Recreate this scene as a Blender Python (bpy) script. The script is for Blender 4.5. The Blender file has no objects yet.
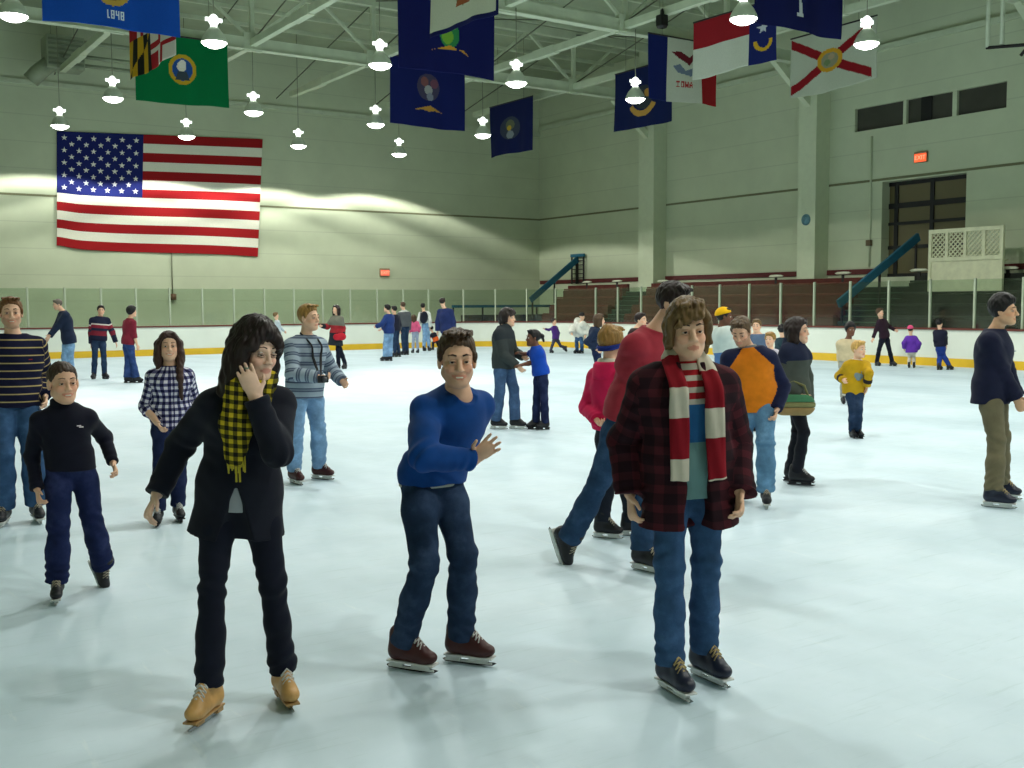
import bpy, bmesh, math, random
import numpy as np
from mathutils import Matrix, Vector

random.seed(7)
SC = bpy.context.scene
COL = SC.collection
R_ = math.radians

# ------------------------------------------------------------------ camera
FPX, HCAM, CX, CY = 1073.0, 1.75, 512.0, 384.0
YAW, PITCH, ROLL = R_(33.9), -math.atan(79.4 / 1073.0), R_(-0.27)
_fw = np.array([math.sin(YAW), math.cos(YAW), 0.0])
_r = np.array([math.cos(YAW), -math.sin(YAW), 0.0])
_u = np.array([0, 0, 1.0])
_F = _fw * math.cos(PITCH) + _u * math.sin(PITCH)
_U0 = _u * math.cos(PITCH) - _fw * math.sin(PITCH)
_R = _r * math.cos(ROLL) + _U0 * math.sin(ROLL)
_U = _U0 * math.cos(ROLL) - _r * math.sin(ROLL)
CAM = np.array([0, 0, HCAM])


def ray(x, y):
    return _F + _R * ((x - CX) / FPX) - _U * ((y - CY) / FPX)


def proj(p):
    v = np.asarray(p, float) - CAM
    z = v @ _F
    return np.array([CX + FPX * (v @ _R) / z, CY - FPX * (v @ _U) / z])


def on_z(x, y, z=0.0):
    d = ray(x, y)
    return CAM + (z - HCAM) / d[2] * d


def on_y(x, y, Y):
    d = ray(x, y)
    return CAM + Y / d[1] * d


def on_x(x, y, X):
    d = ray(x, y)
    return CAM + X / d[0] * d


cam_data = bpy.data.cameras.new('camera')
cam = bpy.data.objects.new('camera', cam_data)
COL.objects.link(cam)
cam_data.sensor_width = 36.0
cam_data.lens = 36.0 * FPX / 1024.0
cam_data.clip_end = 300
M = Matrix(((_R[0], _U[0], -_F[0], 0), (_R[1], _U[1], -_F[1], 0), (_R[2], _U[2], -_F[2], HCAM), (0, 0, 0, 1)))
cam.matrix_world = M
SC.camera = cam
SC.view_settings.view_transform = 'Standard'
SC.view_settings.look = 'None'
SC.view_settings.gamma = 1.0
SC.view_settings.exposure = 0.0
SC.view_settings.use_curve_mapping = False
SC.cycles.use_denoising = True
SC.cycles.max_bounces = 10
SC.cycles.transparent_max_bounces = 16
SC.cycles.caustics_reflective = False
SC.cycles.caustics_refractive = False


# ------------------------------------------------------------------ materials
def c(r, g, b):
    def f(v):
        v /= 255.0
        return v / 12.92 if v <= 0.04045 else ((v + 0.055) / 1.055) ** 2.4
    return (f(r), f(g), f(b), 1.0)


class NT:
    def __init__(self, name):
        self.m = bpy.data.materials.new(name)
        self.m.use_nodes = True
        self.t = self.m.node_tree
        self.b = self.t.nodes['Principled BSDF']

    def n(self, typ, **kw):
        nd = self.t.nodes.new(typ)
        for k, v in kw.items():
            setattr(nd, k, v)
        return nd

    def l(self, a, b):
        self.t.links.new(a, b)

    def math(self, op, a, b=None, cc=None):
        nd = self.n('ShaderNodeMath', operation=op)
        for i, v in enumerate((a, b, cc)):
            if v is None:
                continue
            if isinstance(v, (int, float)):
                nd.inputs[i].default_value = v
            else:
                self.l(v, nd.inputs[i])
        return nd.outputs[0]

    def attr(self, name):
        return self.n('ShaderNodeAttribute', attribute_name=name)

    def ramp(self, fac, stops, interp='LINEAR'):
        nd = self.n('ShaderNodeValToRGB')
        cr = nd.color_ramp
        cr.interpolation = interp
        while len(cr.elements) < len(stops):
            cr.elements.new(0.5)
        for e, (p, col) in zip(cr.elements, stops):
            e.position = p
            e.color = col
        self.l(fac, nd.inputs[0])
        return nd.outputs[0]

    def noise(self, scale, detail=3, rough=0.55, vec=None, sc=None):
        nd = self.n('ShaderNodeTexNoise')
        nd.inputs['Scale'].default_value = scale
        nd.inputs['Detail'].default_value = detail
        nd.inputs['Roughness'].default_value = rough
        if vec is None:
            vec = self.n('ShaderNodeTexCoord').outputs['Object']
        if sc is not None:
            mp = self.n('ShaderNodeMapping')
            mp.inputs['Scale'].default_value = sc
            self.l(vec, mp.inputs[0])
            vec = mp.outputs[0]
        self.l(vec, nd.inputs['Vector'])
        return nd.outputs['Fac']

    def bump(self, h, strength=0.3, dist=0.01):
        nd = self.n('ShaderNodeBump')
        nd.inputs['Strength'].default_value = strength
        nd.inputs['Distance'].default_value = dist
        self.l(h, nd.inputs['Height'])
        self.l(nd.outputs[0], self.b.inputs['Normal'])

    def mix(self, fac, a, b, blend='MIX'):
        nd = self.n('ShaderNodeMix', data_type='RGBA', blend_type=blend)
        for i, v in ((0, fac), (6, a), (7, b)):
            if isinstance(v, (int, float, tuple)):
                nd.inputs[i].default_value = v
            else:
                self.l(v, nd.inputs[i])
        return nd.outputs[2]

    def vary(self, col, amt=0.15, scale=6.0):
        """multiply a colour by a soft noise, a little wear and dye variation"""
        nz = self.noise(scale, 3)
        v = self.n('ShaderNodeMapRange')
        v.inputs[1].default_value = 0.3
        v.inputs[2].default_value = 0.7
        v.inputs[3].default_value = 1 - amt
        v.inputs[4].default_value = 1 + amt
        self.l(nz, v.inputs[0])
        nd = self.n('ShaderNodeVectorMath', operation='SCALE')
        if isinstance(col, tuple):
            nd.inputs[0].default_value = col[:3]
        else:
            self.l(col, nd.inputs[0])
        self.l(v.outputs[0], nd.inputs['Scale'])
        self.l(nd.outputs[0], self.b.inputs['Base Color'])


_mats = {}


def plain(name, col, rough=0.6, metal=0.0, spec=0.4, vary=0.08, scale=5.0, bump=0.0, bscale=60.0):
    if name in _mats:
        return _mats[name]
    t = NT(name)
    t.b.inputs['Roughness'].default_value = rough
    t.b.inputs['Metallic'].default_value = metal
    t.b.inputs['Specular IOR Level'].default_value = spec
    t.vary(col, vary, scale)
    if bump:
        t.bump(t.noise(bscale, 2), bump, 0.004)
    _mats[name] = t.m
    return t.m


def cloth(name, col, vary=0.14):
    if name in _mats:
        return _mats[name]
    t = NT(name)
    t.b.inputs['Roughness'].default_value = 0.92
    t.b.inputs['Specular IOR Level'].default_value = 0.15
    t.b.inputs['Sheen Weight'].default_value = 0.06
    t.vary(col, vary, 9.0)
    t.bump(t.noise(220, 2), 0.25, 0.002)
    _mats[name] = t.m
    return t.m


def denim(name, col):
    if name in _mats:
        return _mats[name]
    t = NT(name)
    t.b.inputs['Roughness'].default_value = 0.9
    t.b.inputs['Specular IOR Level'].default_value = 0.15
    nz = t.noise(7, 4, 0.6)
    light = tuple(min(1, v * 1.5 + 0.012) for v in col[:3]) + (1,)
    dark = tuple(v * 0.7 for v in col[:3]) + (1,)
    cc = t.ramp(nz, [(0.3, dark), (0.5, col), (0.72, light)])
    t.vary(cc, 0.08, 180)
    t.bump(t.noise(260, 2), 0.25, 0.002)
    _mats[name] = t.m
    return t.m


def banded(name, period, stops, attr='pv', vary=0.08):
    """cloth whose colour bands run along the garment: stops over one period in metres"""
    if name in _mats:
        return _mats[name]
    t = NT(name)
    t.b.inputs['Roughness'].default_value = 0.92
    t.b.inputs['Specular IOR Level'].default_value = 0.15
    v = t.attr(attr).outputs['Fac']
    fr = t.math('FRACT', t.math('DIVIDE', v, period)) if period < 0.9 else t.math('ADD', t.math('DIVIDE', v, period), 0.3)
    cc = t.ramp(fr, stops, 'CONSTANT')
    t.vary(cc, vary, 9.0)
    t.bump(t.noise(220, 2), 0.25, 0.002)
    _mats[name] = t.m
    return t.m


def checked(name, period, base, mid, over, w=0.5, attrs=('pu', 'pv')):
    if name in _mats:
        return _mats[name]
    t = NT(name)
    t.b.inputs['Roughness'].default_value = 0.92
    t.b.inputs['Specular IOR Level'].default_value = 0.15
    s = []
    for a in attrs:
        v = t.attr(a).outputs['Fac']
        s.append(t.math('LESS_THAN', t.math('FRACT', t.math('DIVIDE', v, period)), w))
    k = t.math('DIVIDE', t.math('ADD', s[0], s[1]), 2.0)
    cc = t.ramp(k, [(0.0, base), (0.25, mid), (0.75, over)], 'CONSTANT')
    t.vary(cc, 0.08, 9.0)
    t.bump(t.noise(220, 2), 0.25, 0.002)
    _mats[name] = t.m
    return t.m


def colattr(name, rough=0.6, spec=0.35, sss=0.0, bump=0.0, bscale=200):
    if name in _mats:
        return _mats[name]
    t = NT(name)
    t.b.inputs['Roughness'].default_value = rough
    t.b.inputs['Specular IOR Level'].default_value = spec
    t.vary(t.attr('Col').outputs['Color'], 0.05, 30.0)
    if bump:
        t.bump(t.noise(bscale, 2), bump, 0.002)
    _mats[name] = t.m
    return t.m


def emit(name, col, strength):
    if name in _mats:
        return _mats[name]
    t = NT(name)
    t.b.inputs['Base Color'].default_value = col
    t.b.inputs['Emission Color'].default_value = col
    t.b.inputs['Emission Strength'].default_value = strength
    _mats[name] = t.m
    return t.m


def hairmat(name, col):
    if name in _mats:
        return _mats[name]
    t = NT(name)
    t.b.inputs['Roughness'].default_value = 0.5
    t.b.inputs['Specular IOR Level'].default_value = 0.3
    nz = t.noise(40, 4, 0.6, sc=(1.0, 1.0, 0.18))
    light = tuple(min(1, v * 1.5 + 0.005) for v in col[:3]) + (1,)
    dark = tuple(v * 0.6 for v in col[:3]) + (1,)
    cc = t.ramp(nz, [(0.3, dark), (0.55, col), (0.75, light)])
    t.l(cc, t.b.inputs['Base Color'])
    t.bump(nz, 0.5, 0.01)
    _mats[name] = t.m
    return t.m


# ------------------------------------------------------------------ object helpers
def link(name, me, mat=None, parent=None):
    o = bpy.data.objects.new(name, me)
    COL.objects.link(o)
    if mat is not None and me is not None:
        for m in (mat if isinstance(mat, (list, tuple)) else [mat]):
            me.materials.append(m)
    if parent is not None:
        o.parent = parent
    return o


def tag(o, label=None, cat=None, group=None, kind=None):
    for k, v in (('label', label), ('category', cat), ('group', group), ('kind', kind)):
        if v:
            o[k] = v
    return o


def empty(name, loc=(0, 0, 0), rz=0.0, parent=None):
    o = bpy.data.objects.new(name, None)
    COL.objects.link(o)
    o.location = loc
    o.rotation_euler = (0, 0, rz)
    o.empty_display_size = 0.2
    if parent is not None:
        o.parent = parent
    return o


class MB:
    """collects simple shapes into one mesh"""

    def __init__(self):
        self.bm = bmesh.new()

    def box(self, lo, hi, mat=0, bevel=0.0, M=None):
        lo, hi = Vector(lo), Vector(hi)
        r = bmesh.ops.create_cube(self.bm, size=1.0)
        vs = r['verts']
        for v in vs:
            v.co = Vector((lo[i] + (v.co[i] + 0.5) * (hi[i] - lo[i]) for i in range(3)))
        if M is not None:
            bmesh.ops.transform(self.bm, matrix=M, verts=vs)
        fs = {f for v in vs for f in v.link_faces}
        for f in fs:
            f.material_index = mat
        if bevel:
            es = {e for v in vs for e in v.link_edges}
            bmesh.ops.bevel(self.bm, geom=list(es), offset=bevel, segments=2, affect='EDGES', profile=0.6)
        return self

    def tube(self, pts, r, seg=10, mat=0, caps=True, radii=None, smooth=True):
        pts = [Vector(p) for p in pts]
        n = len(pts)
        rings = []
        prev = None
        for i, p in enumerate(pts):
            d = (pts[min(i + 1, n - 1)] - pts[max(i - 1, 0)]).normalized()
            if prev is None:
                a = Vector((0, 0, 1)) if abs(d.z) < 0.9 else Vector((1, 0, 0))
                x = d.cross(a).normalized()
            else:
                x = (prev - d * prev.dot(d)).normalized()
            prev = x
            y = d.cross(x)
            rr = radii[i] if radii else r
            rings.append([self.bm.verts.new(p + (x * math.cos(t) + y * math.sin(t)) * rr)
                          for t in (2 * math.pi * k / seg for k in range(seg))])
        for a, b in zip(rings, rings[1:]):
            for k in range(seg):
                f = self.bm.faces.new((a[k], a[(k + 1) % seg], b[(k + 1) % seg], b[k]))
                f.smooth = smooth
                f.material_index = mat
        if caps:
            for ring, rev in ((rings[0], True), (rings[-1], False)):
                f = self.bm.faces.new(list(reversed(ring)) if rev else ring)
                f.material_index = mat
        return self

    def beam(self, a, b, w, h, mat=0, up=(0, 0, 1)):
        """rectangular bar from a to b, w across and h along up"""
        a, b, up = Vector(a), Vector(b), Vector(up)
        d = (b - a).normalized()
        s = d.cross(up).normalized()
        u = s.cross(d).normalized()
        vs = [self.bm.verts.new(p + s * (i * w / 2) + u * (j * h / 2)) for p in (a, b) for i, j in ((-1, -1), (1, -1), (1, 1), (-1, 1))]
        for q in ((3, 2, 1, 0), (4, 5, 6, 7), (0, 1, 5, 4), (1, 2, 6, 5), (2, 3, 7, 6), (3, 0, 4, 7)):
            self.bm.faces.new([vs[i] for i in q]).material_index = mat
        return self

    def lathe(self, prof, seg=24, centre=(0, 0, 0), mat=0, smooth=True):
        cx, cy, cz = centre
        rings = []
        for r, z in prof:
            if r < 1e-6:
                rings.append([self.bm.verts.new((cx, cy, cz + z))])
            else:
                rings.append([self.bm.verts.new((cx + r * math.cos(2 * math.pi * k / seg), cy + r * math.sin(2 * math.pi * k / seg), cz + z)) for k in range(seg)])
        for a, b in zip(rings, rings[1:]):
            for k in range(seg):
                if len(a) == 1 and len(b) == 1:
                    continue
                if len(a) == 1:
                    vs = (a[0], b[(k + 1) % seg], b[k])
                elif len(b) == 1:
                    vs = (a[k], a[(k + 1) % seg], b[0])
                else:
                    vs = (a[k], a[(k + 1) % seg], b[(k + 1) % seg], b[k])
                f = self.bm.faces.new(vs)
                f.smooth = smooth
                f.material_index = mat
        return self

    def mesh(self, name):
        bmesh.ops.recalc_face_normals(self.bm, faces=self.bm.faces[:])
        me = bpy.data.meshes.new(name)
        self.bm.to_mesh(me)
        self.bm.free()
        return me

    def build(self, name, mat, parent=None):
        return link(name, self.mesh(name), mat, parent)


def np_mesh(name, verts, faces, smooth=True, cols=None, attrs=None):
    """numpy quads -> mesh; cols per vertex (n,4); attrs dict of per-vertex floats"""
    me = bpy.data.meshes.new(name)
    nv, nf = len(verts), len(faces)
    me.vertices.add(nv)
    me.vertices.foreach_set('co', np.asarray(verts, np.float32).ravel())
    me.loops.add(nf * 4)
    me.loops.foreach_set('vertex_index', np.asarray(faces, np.int32).ravel())
    me.polygons.add(nf)
    me.polygons.foreach_set('loop_start', np.arange(0, nf * 4, 4, dtype=np.int32))
    me.polygons.foreach_set('use_smooth', np.full(nf, smooth, bool))
    if cols is not None:
        a = me.attributes.new('Col', 'FLOAT_COLOR', 'POINT')
        a.data.foreach_set('color', np.asarray(cols, np.float32).ravel())
    for k, v in (attrs or {}).items():
        a = me.attributes.new(k, 'FLOAT', 'POINT')
        a.data.foreach_set('value', np.asarray(v, np.float32).ravel())
    me.update(calc_edges=True)
    me.validate()
    return me
# ------------------------------------------------------------------ the hall
YW, XW, XL, YF, ZR = 43.5, 30.9, -6.0, -23.0, 12.4
RX0, RX1, RY0, RY1, RC = -2.4, 26.3, -19.0, 38.6, 4.2


def wall_mat(name, col):
    t = NT(name)
    t.b.inputs['Roughness'].default_value = 0.75
    t.b.inputs['Specular IOR Level'].default_value = 0.25
    tc = t.n('ShaderNodeTexCoord').outputs['Object']
    sp = t.n('ShaderNodeSeparateXYZ')
    t.l(tc, sp.inputs[0])
    # course joints every 0.98 m, thin, slightly darker paint
    fr = t.math('FRACT', t.math('DIVIDE', t.math('ADD', sp.outputs[2], 0.02), 0.985))
    j = t.math('LESS_THAN', fr, 0.035)
    nz = t.noise(0.7, 4, 0.6)
    cc = t.ramp(nz, [(0.3, tuple(v * 0.9 for v in col[:3]) + (1,)), (0.7, col)])
    cc = t.mix(t.math('MULTIPLY', j, 0.5), cc, tuple(v * 0.72 for v in col[:3]) + (1,))
    t.l(cc, t.b.inputs['Base Color'])
    t.bump(t.noise(30, 3), 0.15, 0.01)
    return t.m


M_wall = wall_mat('painted_block_wall', c(204, 213, 184))
M_pillar = plain('painted_pillar', c(206, 215, 186), 0.7, vary=.03)
M_roof = plain('roof_deck', c(158, 170, 142), 0.8, vary=0.1, scale=1.0)
M_steel = plain('white_painted_steel', c(198, 208, 182), 0.55, vary=0.08, scale=2.0)
M_seam = plain('wall_joint', c(120, 122, 92), 0.8)
M_maroon = plain('maroon_paint', c(92, 32, 34), 0.6)
M_apron = plain('concrete_apron', c(110, 108, 98), 0.8)


def struct(name, mb, mat, parent=None):
    o = mb.build(name, mat, parent)
    if parent is None:
        o['kind'] = 'structure'
    return o


def slab_with_holes(mb, axis, at, thick, s0, s1, z0, z1, holes):
    """a wall slab as cells around rectangular openings (s0,s1,z0,z1)"""
    ss = sorted({s0, s1, *[h[0] for h in holes], *[h[1] for h in holes]})
    zs = sorted({z0, z1, *[h[2] for h in holes], *[h[3] for h in holes]})
    for a, b in zip(ss, ss[1:]):
        for d, e in zip(zs, zs[1:]):
            m, n = (a + b) / 2, (d + e) / 2
            if any(h[0] < m < h[1] and h[2] < n < h[3] for h in holes):
                continue
            if axis == 'x':
                mb.box((at, a, d), (at + thick, b, e))
            else:
                mb.box((a, at, d), (b, at + thick, e))
    return mb


struct('wall_back', MB().box((XL - 0.4, YW, -0.05), (XW + 0.7, YW + 0.3, ZR)), M_wall)
DOOR = (20.32, 23.46, 2.62, 5.82)
VENT = (19.05, 24.64, 7.64, 8.43)
struct('wall_right', slab_with_holes(MB(), 'x', XW, 0.7, YF - 0.4, YW, -0.05, ZR, [DOOR, VENT]), M_wall)
struct('wall_left', MB().box((XL - 0.4, YF - 0.4, -0.05), (XL, YW, ZR)), M_wall)
struct('wall_front', MB().box((XL, YF - 0.4, -0.05), (XW, YF, ZR)), M_wall)
struct('ceiling', MB().box((XL - 0.4, YF - 0.4, ZR), (XW + 0.7, YW + 0.3, ZR + 0.2)), M_roof)
struct('floor', MB().box((XL - 0.4, YF - 0.4, -0.25), (XW + 0.7, YW + 0.3, -0.06)), M_apron)
# raised horizontal joint at 5.9 m round both visible walls, and the ledger where the roof truss bears
struct('trim_1', MB().box((XL, YW - 0.02, 5.87), (XW, YW + 0.01, 5.95)), M_seam)
struct('trim_2', slab_with_holes(MB(), 'x', XW - 0.02, 0.03, YF, YW - 0.03, 5.87, 5.95, []), M_seam)
struct('trim_3', MB().box((XL, YW - 0.1, 9.95), (XW, YW + 0.01, 10.12)), M_steel)
struct('trim_4', MB().box((XW - 0.14, YF, 10.2), (XW + 0.01, YW - 0.12, 10.38)), M_steel)
struct('trim_5', MB().box((XW - 0.05, 9.0, 2.74), (XW + 0.01, DOOR[0], 2.92)).box((XW - 0.05, DOOR[1], 2.74), (XW + 0.01, YW - 0.1, 2.92)), M_maroon)

# pillars on the right wall with their haunch brackets
for k, (y0, y1) in enumerate(((34.25, 35.2), (25.7, 26.5), (16.9, 17.7))):
    mb = MB().box((XW - 0.72, y0, 2.1 if k < 2 else 0), (XW + 0.02, y1, ZR))
    ym = (y0 + y1) / 2
    mb.beam((XW - 0.62, ym, 8.75), (XW - 2.5, ym, 10.15), 0.22, 0.26)
    struct('pillar_%d' % (k + 1), mb, M_pillar)

# recessed glazed doorway high on the right wall
M_darkframe = plain('dark_bronze_frame', c(24, 24, 28), 0.5)
t = NT('brown_glass')
t.b.inputs['Base Color'].default_value = c(104, 96, 66)
t.b.inputs['Roughness'].default_value = 0.3
M_pane = t.m
dw = MB()
y0, y1, z0, z1 = DOOR
xd = XW + 0.42
for yy in (y0 + 0.06, (y0 + y1) / 2 - 0.1, y1 - 0.3):
    dw.box((xd - 0.06, yy - 0.07, z0), (xd + 0.06, yy + 0.07, z1))
for zz, hh in ((z0 + 0.06, 0.06), (3.62, 0.06), (4.42, 0.05), (5.02, 0.09), (z1 - 0.06, 0.07)):
    dw.box((xd - 0.055, y0, zz - hh), (xd + 0.055, y1, zz + hh))
d1 = struct('door_1', dw, M_darkframe)
MB().box((xd - 0.01, y0, z0), (xd + 0.02, y1, z1)).build('glass_pane', M_pane, d1)
# high strip window: three dark panes between pale mullions
y0, y1, z0, z1 = VENT
w1 = MB()
for ya, yb in ((22.6, 22.72), (20.75, 20.9)):
    w1.box((XW + 0.03, ya, z0), (XW + 0.2, yb, z1))
o = struct('window_1', w1, M_pillar)
MB().box((XW + 0.15, y0, z0), (XW + 0.18, y1, z1)).build('dark_pane', plain('dark_pane', c(66, 66, 58), 0.5, vary=0.2, scale=0.8), o)
MB().box((XW + 0.11, 21.7, z0), (XW + 0.14, 22.1, z1)).build('open_sash', plain('black_opening', c(26, 26, 26), 0.7), o)

# ------------------------------------------------------------------ ice
t = NT('rink_ice')
tc = t.n('ShaderNodeTexCoord').outputs['Object']
big = t.noise(0.55, 4, 0.6, vec=tc, sc=(1.0, 0.55, 1))
fine = t.noise(4.5, 6, 0.75, vec=tc, sc=(0.8, 2.0, 1))
cuts = t.noise(6.0, 6, 0.75, vec=tc, sc=(0.25, 3.0, 1))
cuts2 = t.noise(5.0, 6, 0.75, vec=tc, sc=(2.6, 0.3, 1))
base = t.ramp(big, [(0.32, c(188, 208, 219)), (0.52, c(205, 224, 235)), (0.7, c(216, 232, 242))])
scr = t.ramp(cuts, [(0.56, (0, 0, 0, 1)), (0.68, (1, 1, 1, 1))])
scr2 = t.ramp(cuts2, [(0.6, (0, 0, 0, 1)), (0.7, (1, 1, 1, 1))])
mot = t.ramp(t.noise(1.6, 5, 0.7, vec=tc), [(0.4, (0, 0, 0, 1)), (0.7, (1, 1, 1, 1))])
col = t.mix(t.math('MULTIPLY', mot, 0.25), base, c(178, 202, 206))
col = t.mix(t.math('MULTIPLY', scr, 0.3), col, c(160, 186, 190))
col = t.mix(t.math('MULTIPLY', scr2, 0.25), col, c(235, 243, 240))
t.l(col, t.b.inputs['Base Color'])
rg = t.n('ShaderNodeMapRange')
rg.inputs[1].default_value, rg.inputs[2].default_value = 0.3, 0.7
rg.inputs[3].default_value, rg.inputs[4].default_value = 0.38, 0.6
t.l(fine, rg.inputs[0])
t.l(rg.outputs[0], t.b.inputs['Roughness'])
t.b.inputs['Specular IOR Level'].default_value = 0.28
t.bump(fine, 0.12, 0.01)
M_ice = t.m


def rink_path(off=0.0, n=10):
    """closed rounded rectangle, offset outwards, with outward normals, counter-clockwise from the back-left corner"""
    pts = []
    for cx_, cy_, a0 in ((RX1 - RC, RY1 - RC, 0), (RX0 + RC, RY1 - RC, 90), (RX0 + RC, RY0 + RC, 180), (RX1 - RC, RY0 + RC, 270)):
        for k in range(n + 1):
            a = R_(a0 + 90 * k / n)
            pts.append((cx_ + (RC + off) * math.cos(a), cy_ + (RC + off) * math.sin(a)))
    return pts


def ring_strip(o0, o1, z0, z1):
    a, b = rink_path(o0), rink_path(o1)
    bm = bmesh.new()
    n = len(a)
    q = [[bm.verts.new((p[0], p[1], z)) for p, z in ((a[i], z0), (a[i], z1), (b[i], z1), (b[i], z0))] for i in range(n)]
    for i in range(n):
        u, v = q[i], q[(i + 1) % n]
        for k in range(4):
            bm.faces.new((u[k], v[k], v[(k + 1) % 4], u[(k + 1) % 4]))
    mb = MB()
    mb.bm.free()
    mb.bm = bm
    return mb


bm = bmesh.new()
top = [bm.verts.new((x, y, 0)) for x, y in rink_path(0.02)]
bot = [bm.verts.new((x, y, -0.058)) for x, y in rink_path(0.02)]
bm.faces.new(top)
bm.faces.new(list(reversed(bot)))
for i in range(len(top)):
    j = (i + 1) % len(top)
    bm.faces.new((top[i], bot[i], bot[j], top[j]))
mb = MB(); mb.bm.free(); mb.bm = bm
struct('ice_floor', mb, M_ice)

# ------------------------------------------------------------------ dasher boards, glass
M_board = plain('white_dasher_board', c(226, 232, 220), 0.45, vary=0.04, scale=1.0)
M_kick = plain('yellow_kick_plate', c(222, 180, 40), 0.5, vary=0.08, scale=2.0)
M_cap = plain('dark_red_cap_rail', c(104, 52, 42), 0.5)
M_post = plain('glass_post', c(170, 180, 156), 0.5)
t = NT('arena_glass')
tr = t.n('ShaderNodeBsdfTransparent')
tr.inputs[0].default_value = (0.84, 0.90, 0.85, 1)
gl = t.n('ShaderNodeBsdfGlossy')
gl.inputs['Roughness'].default_value = 0.08
gl.inputs['Color'].default_value = (0.9, 0.95, 0.9, 1)
mx = t.n('ShaderNodeMixShader')
mx.inputs[0].default_value = 0.06
t.l(tr.outputs[0], mx.inputs[1])
t.l(gl.outputs[0], mx.inputs[2])
t.l(mx.outputs[0], t.t.nodes['Material Output'].inputs['Surface'])
M_glass = t.m

boards = empty('dasher_boards', (RX1, RY1, 0))
tag(boards, 'white rink boards with a yellow kick plate, dark red cap rail and tall glass', 'rink boards')


def bpart(name, mb, mat, parent=boards):
    o = mb.build(name, mat, parent)
    o.location = (-RX1, -RY1, 0)
    return o


bpart('board_panel', ring_strip(0.02, 0.16, 0.0, 1.0), M_board)
bpart('kick_plate', ring_strip(0.0, 0.018, 0.0, 0.225), M_kick)
bpart('cap_rail', ring_strip(-0.02, 0.2, 1.002, 1.055), M_cap)
# a few black puck marks and board joints as their own raised battens
posts = []
for k in range(18):
    posts.append((1.9 + k * 1.175, RY1 + 0.1, 0))
posts = [(x, y, 0) for x, y, _ in posts if x < RX1 - RC + 0.2]
for a in (72, 54, 36, 18):
    posts.append((RX1 - RC + (RC + 0.1) * math.cos(R_(a)), RY1 - RC + (RC + 0.1) * math.sin(R_(a)), R_(a - 90)))
k = 12
while k > -7:
    posts.append((RX1 + 0.1, 16.67 + 1.36 * k + 0.35, R_(90)))
    k -= 1
pm = None
for (x, y, a) in posts:
    if pm is None:
        pm = MB().box((-0.028, -0.035, 1.056), (0.028, 0.035, 2.4), bevel=0.006).mesh('glass_post')
        pm.materials.append(M_post)
    o = link('glass_post', pm, None, boards)
    o.location = (x - RX1, y - RY1, 0)
    o.rotation_euler = (0, 0, a)
for p, q in zip(posts, posts[1:]):
    d = Vector((q[0] - p[0], q[1] - p[1], 0)).normalized() * 0.04
    a = (p[0] + d.x, p[1] + d.y, 1.72)
    b = (q[0] - d.x, q[1] - d.y, 1.72)
    bpart('glass_pane', MB().beam(a, b, 0.012, 1.3), M_glass)

# ------------------------------------------------------------------ bleachers
M_bench = plain('brown_red_bench', c(106, 46, 36), 0.6, vary=0.2, scale=2.0)
M_benchdark = plain('dark_green_bench', c(44, 52, 42), 0.6, vary=0.2, scale=2.0)
M_riser = plain('dark_riser', c(88, 40, 32), 0.8, vary=0.2, scale=3.0)
M_riserdark = plain('black_riser', c(30, 36, 30), 0.8, vary=0.2, scale=3.0)
M_tread = plain('green_stair_tread', c(70, 96, 76), 0.7, vary=0.12, scale=4.0)
M_bluepaint = plain('blue_rail_paint', c(28, 96, 124), 0.5)
M_iron = plain('dark_iron', c(38, 36, 36), 0.6)
NR = 6


def row_x(i):
    return 27.75 + i * 0.4


def row_z(i):
    return 0.62 + i * 0.37


for label, ya, yb, mbench, mris in (
        ('brown red bleacher bench rows between the two green stair aisles', 23.5, 34.2, M_bench, M_riser),
        ('short brown red bleacher section at the far corner beside the flag wall', 35.75, 40.0, M_bench, M_riser),
        ('dark green bleacher rows around the white lattice panel', 8.0, 21.5, M_benchdark, M_riserdark)):
    b = empty('bleacher', (27.7, ya, -0.06))
    tag(b, label, 'bleacher', 'bleacher sections along the right wall')
    for i in range(NR):
        x = row_x(i)
        xe = row_x(i + 1) if i < NR - 1 else XW - 0.74
        o = MB().box((x - 27.7, 0, 0), (xe - 27.7, yb - ya, row_z(i) - 0.03)).build('riser', mris, b)
        o = MB().box((x - 27.7 + 0.02, 0.02, row_z(i) - 0.02), (x - 27.7 + 0.27, yb - ya - 0.02, row_z(i) + 0.05), bevel=0.012)
        o.build('bench_plank', mbench, b)
    MB().box((row_x(NR - 1) - 27.7 + 0.28, 0, row_z(5) - 0.19), (XW - 0.74 - 27.7, yb - ya, row_z(5) + 0.2)).build('back_panel', mris, b)
for label, ya, yb in (('flight of green stairs up the bleachers nearer the flag wall', 34.22, 35.73),
                      ('flight of green stairs up the bleachers under the long sloping blue rail', 21.52, 23.48)):
    s = empty('stair_flight', (27.7, ya, -0.06))
    tag(s, label, 'stairs')
    n = 12
    for i in range(n):
        x = 0.05 + i * 0.2
        h = 0.25 + i * 0.19
        MB().box((x, 0, 0), (x + 0.2 if i < n - 1 else XW - 0.74 - 27.7, yb - ya, h - 0.03)).build('riser', M_riserdark, s)
        MB().box((x - 0.02, 0.01, h - 0.03), (x + 0.2, yb - ya - 0.01, h)).build('tread', M_tread, s)

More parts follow.
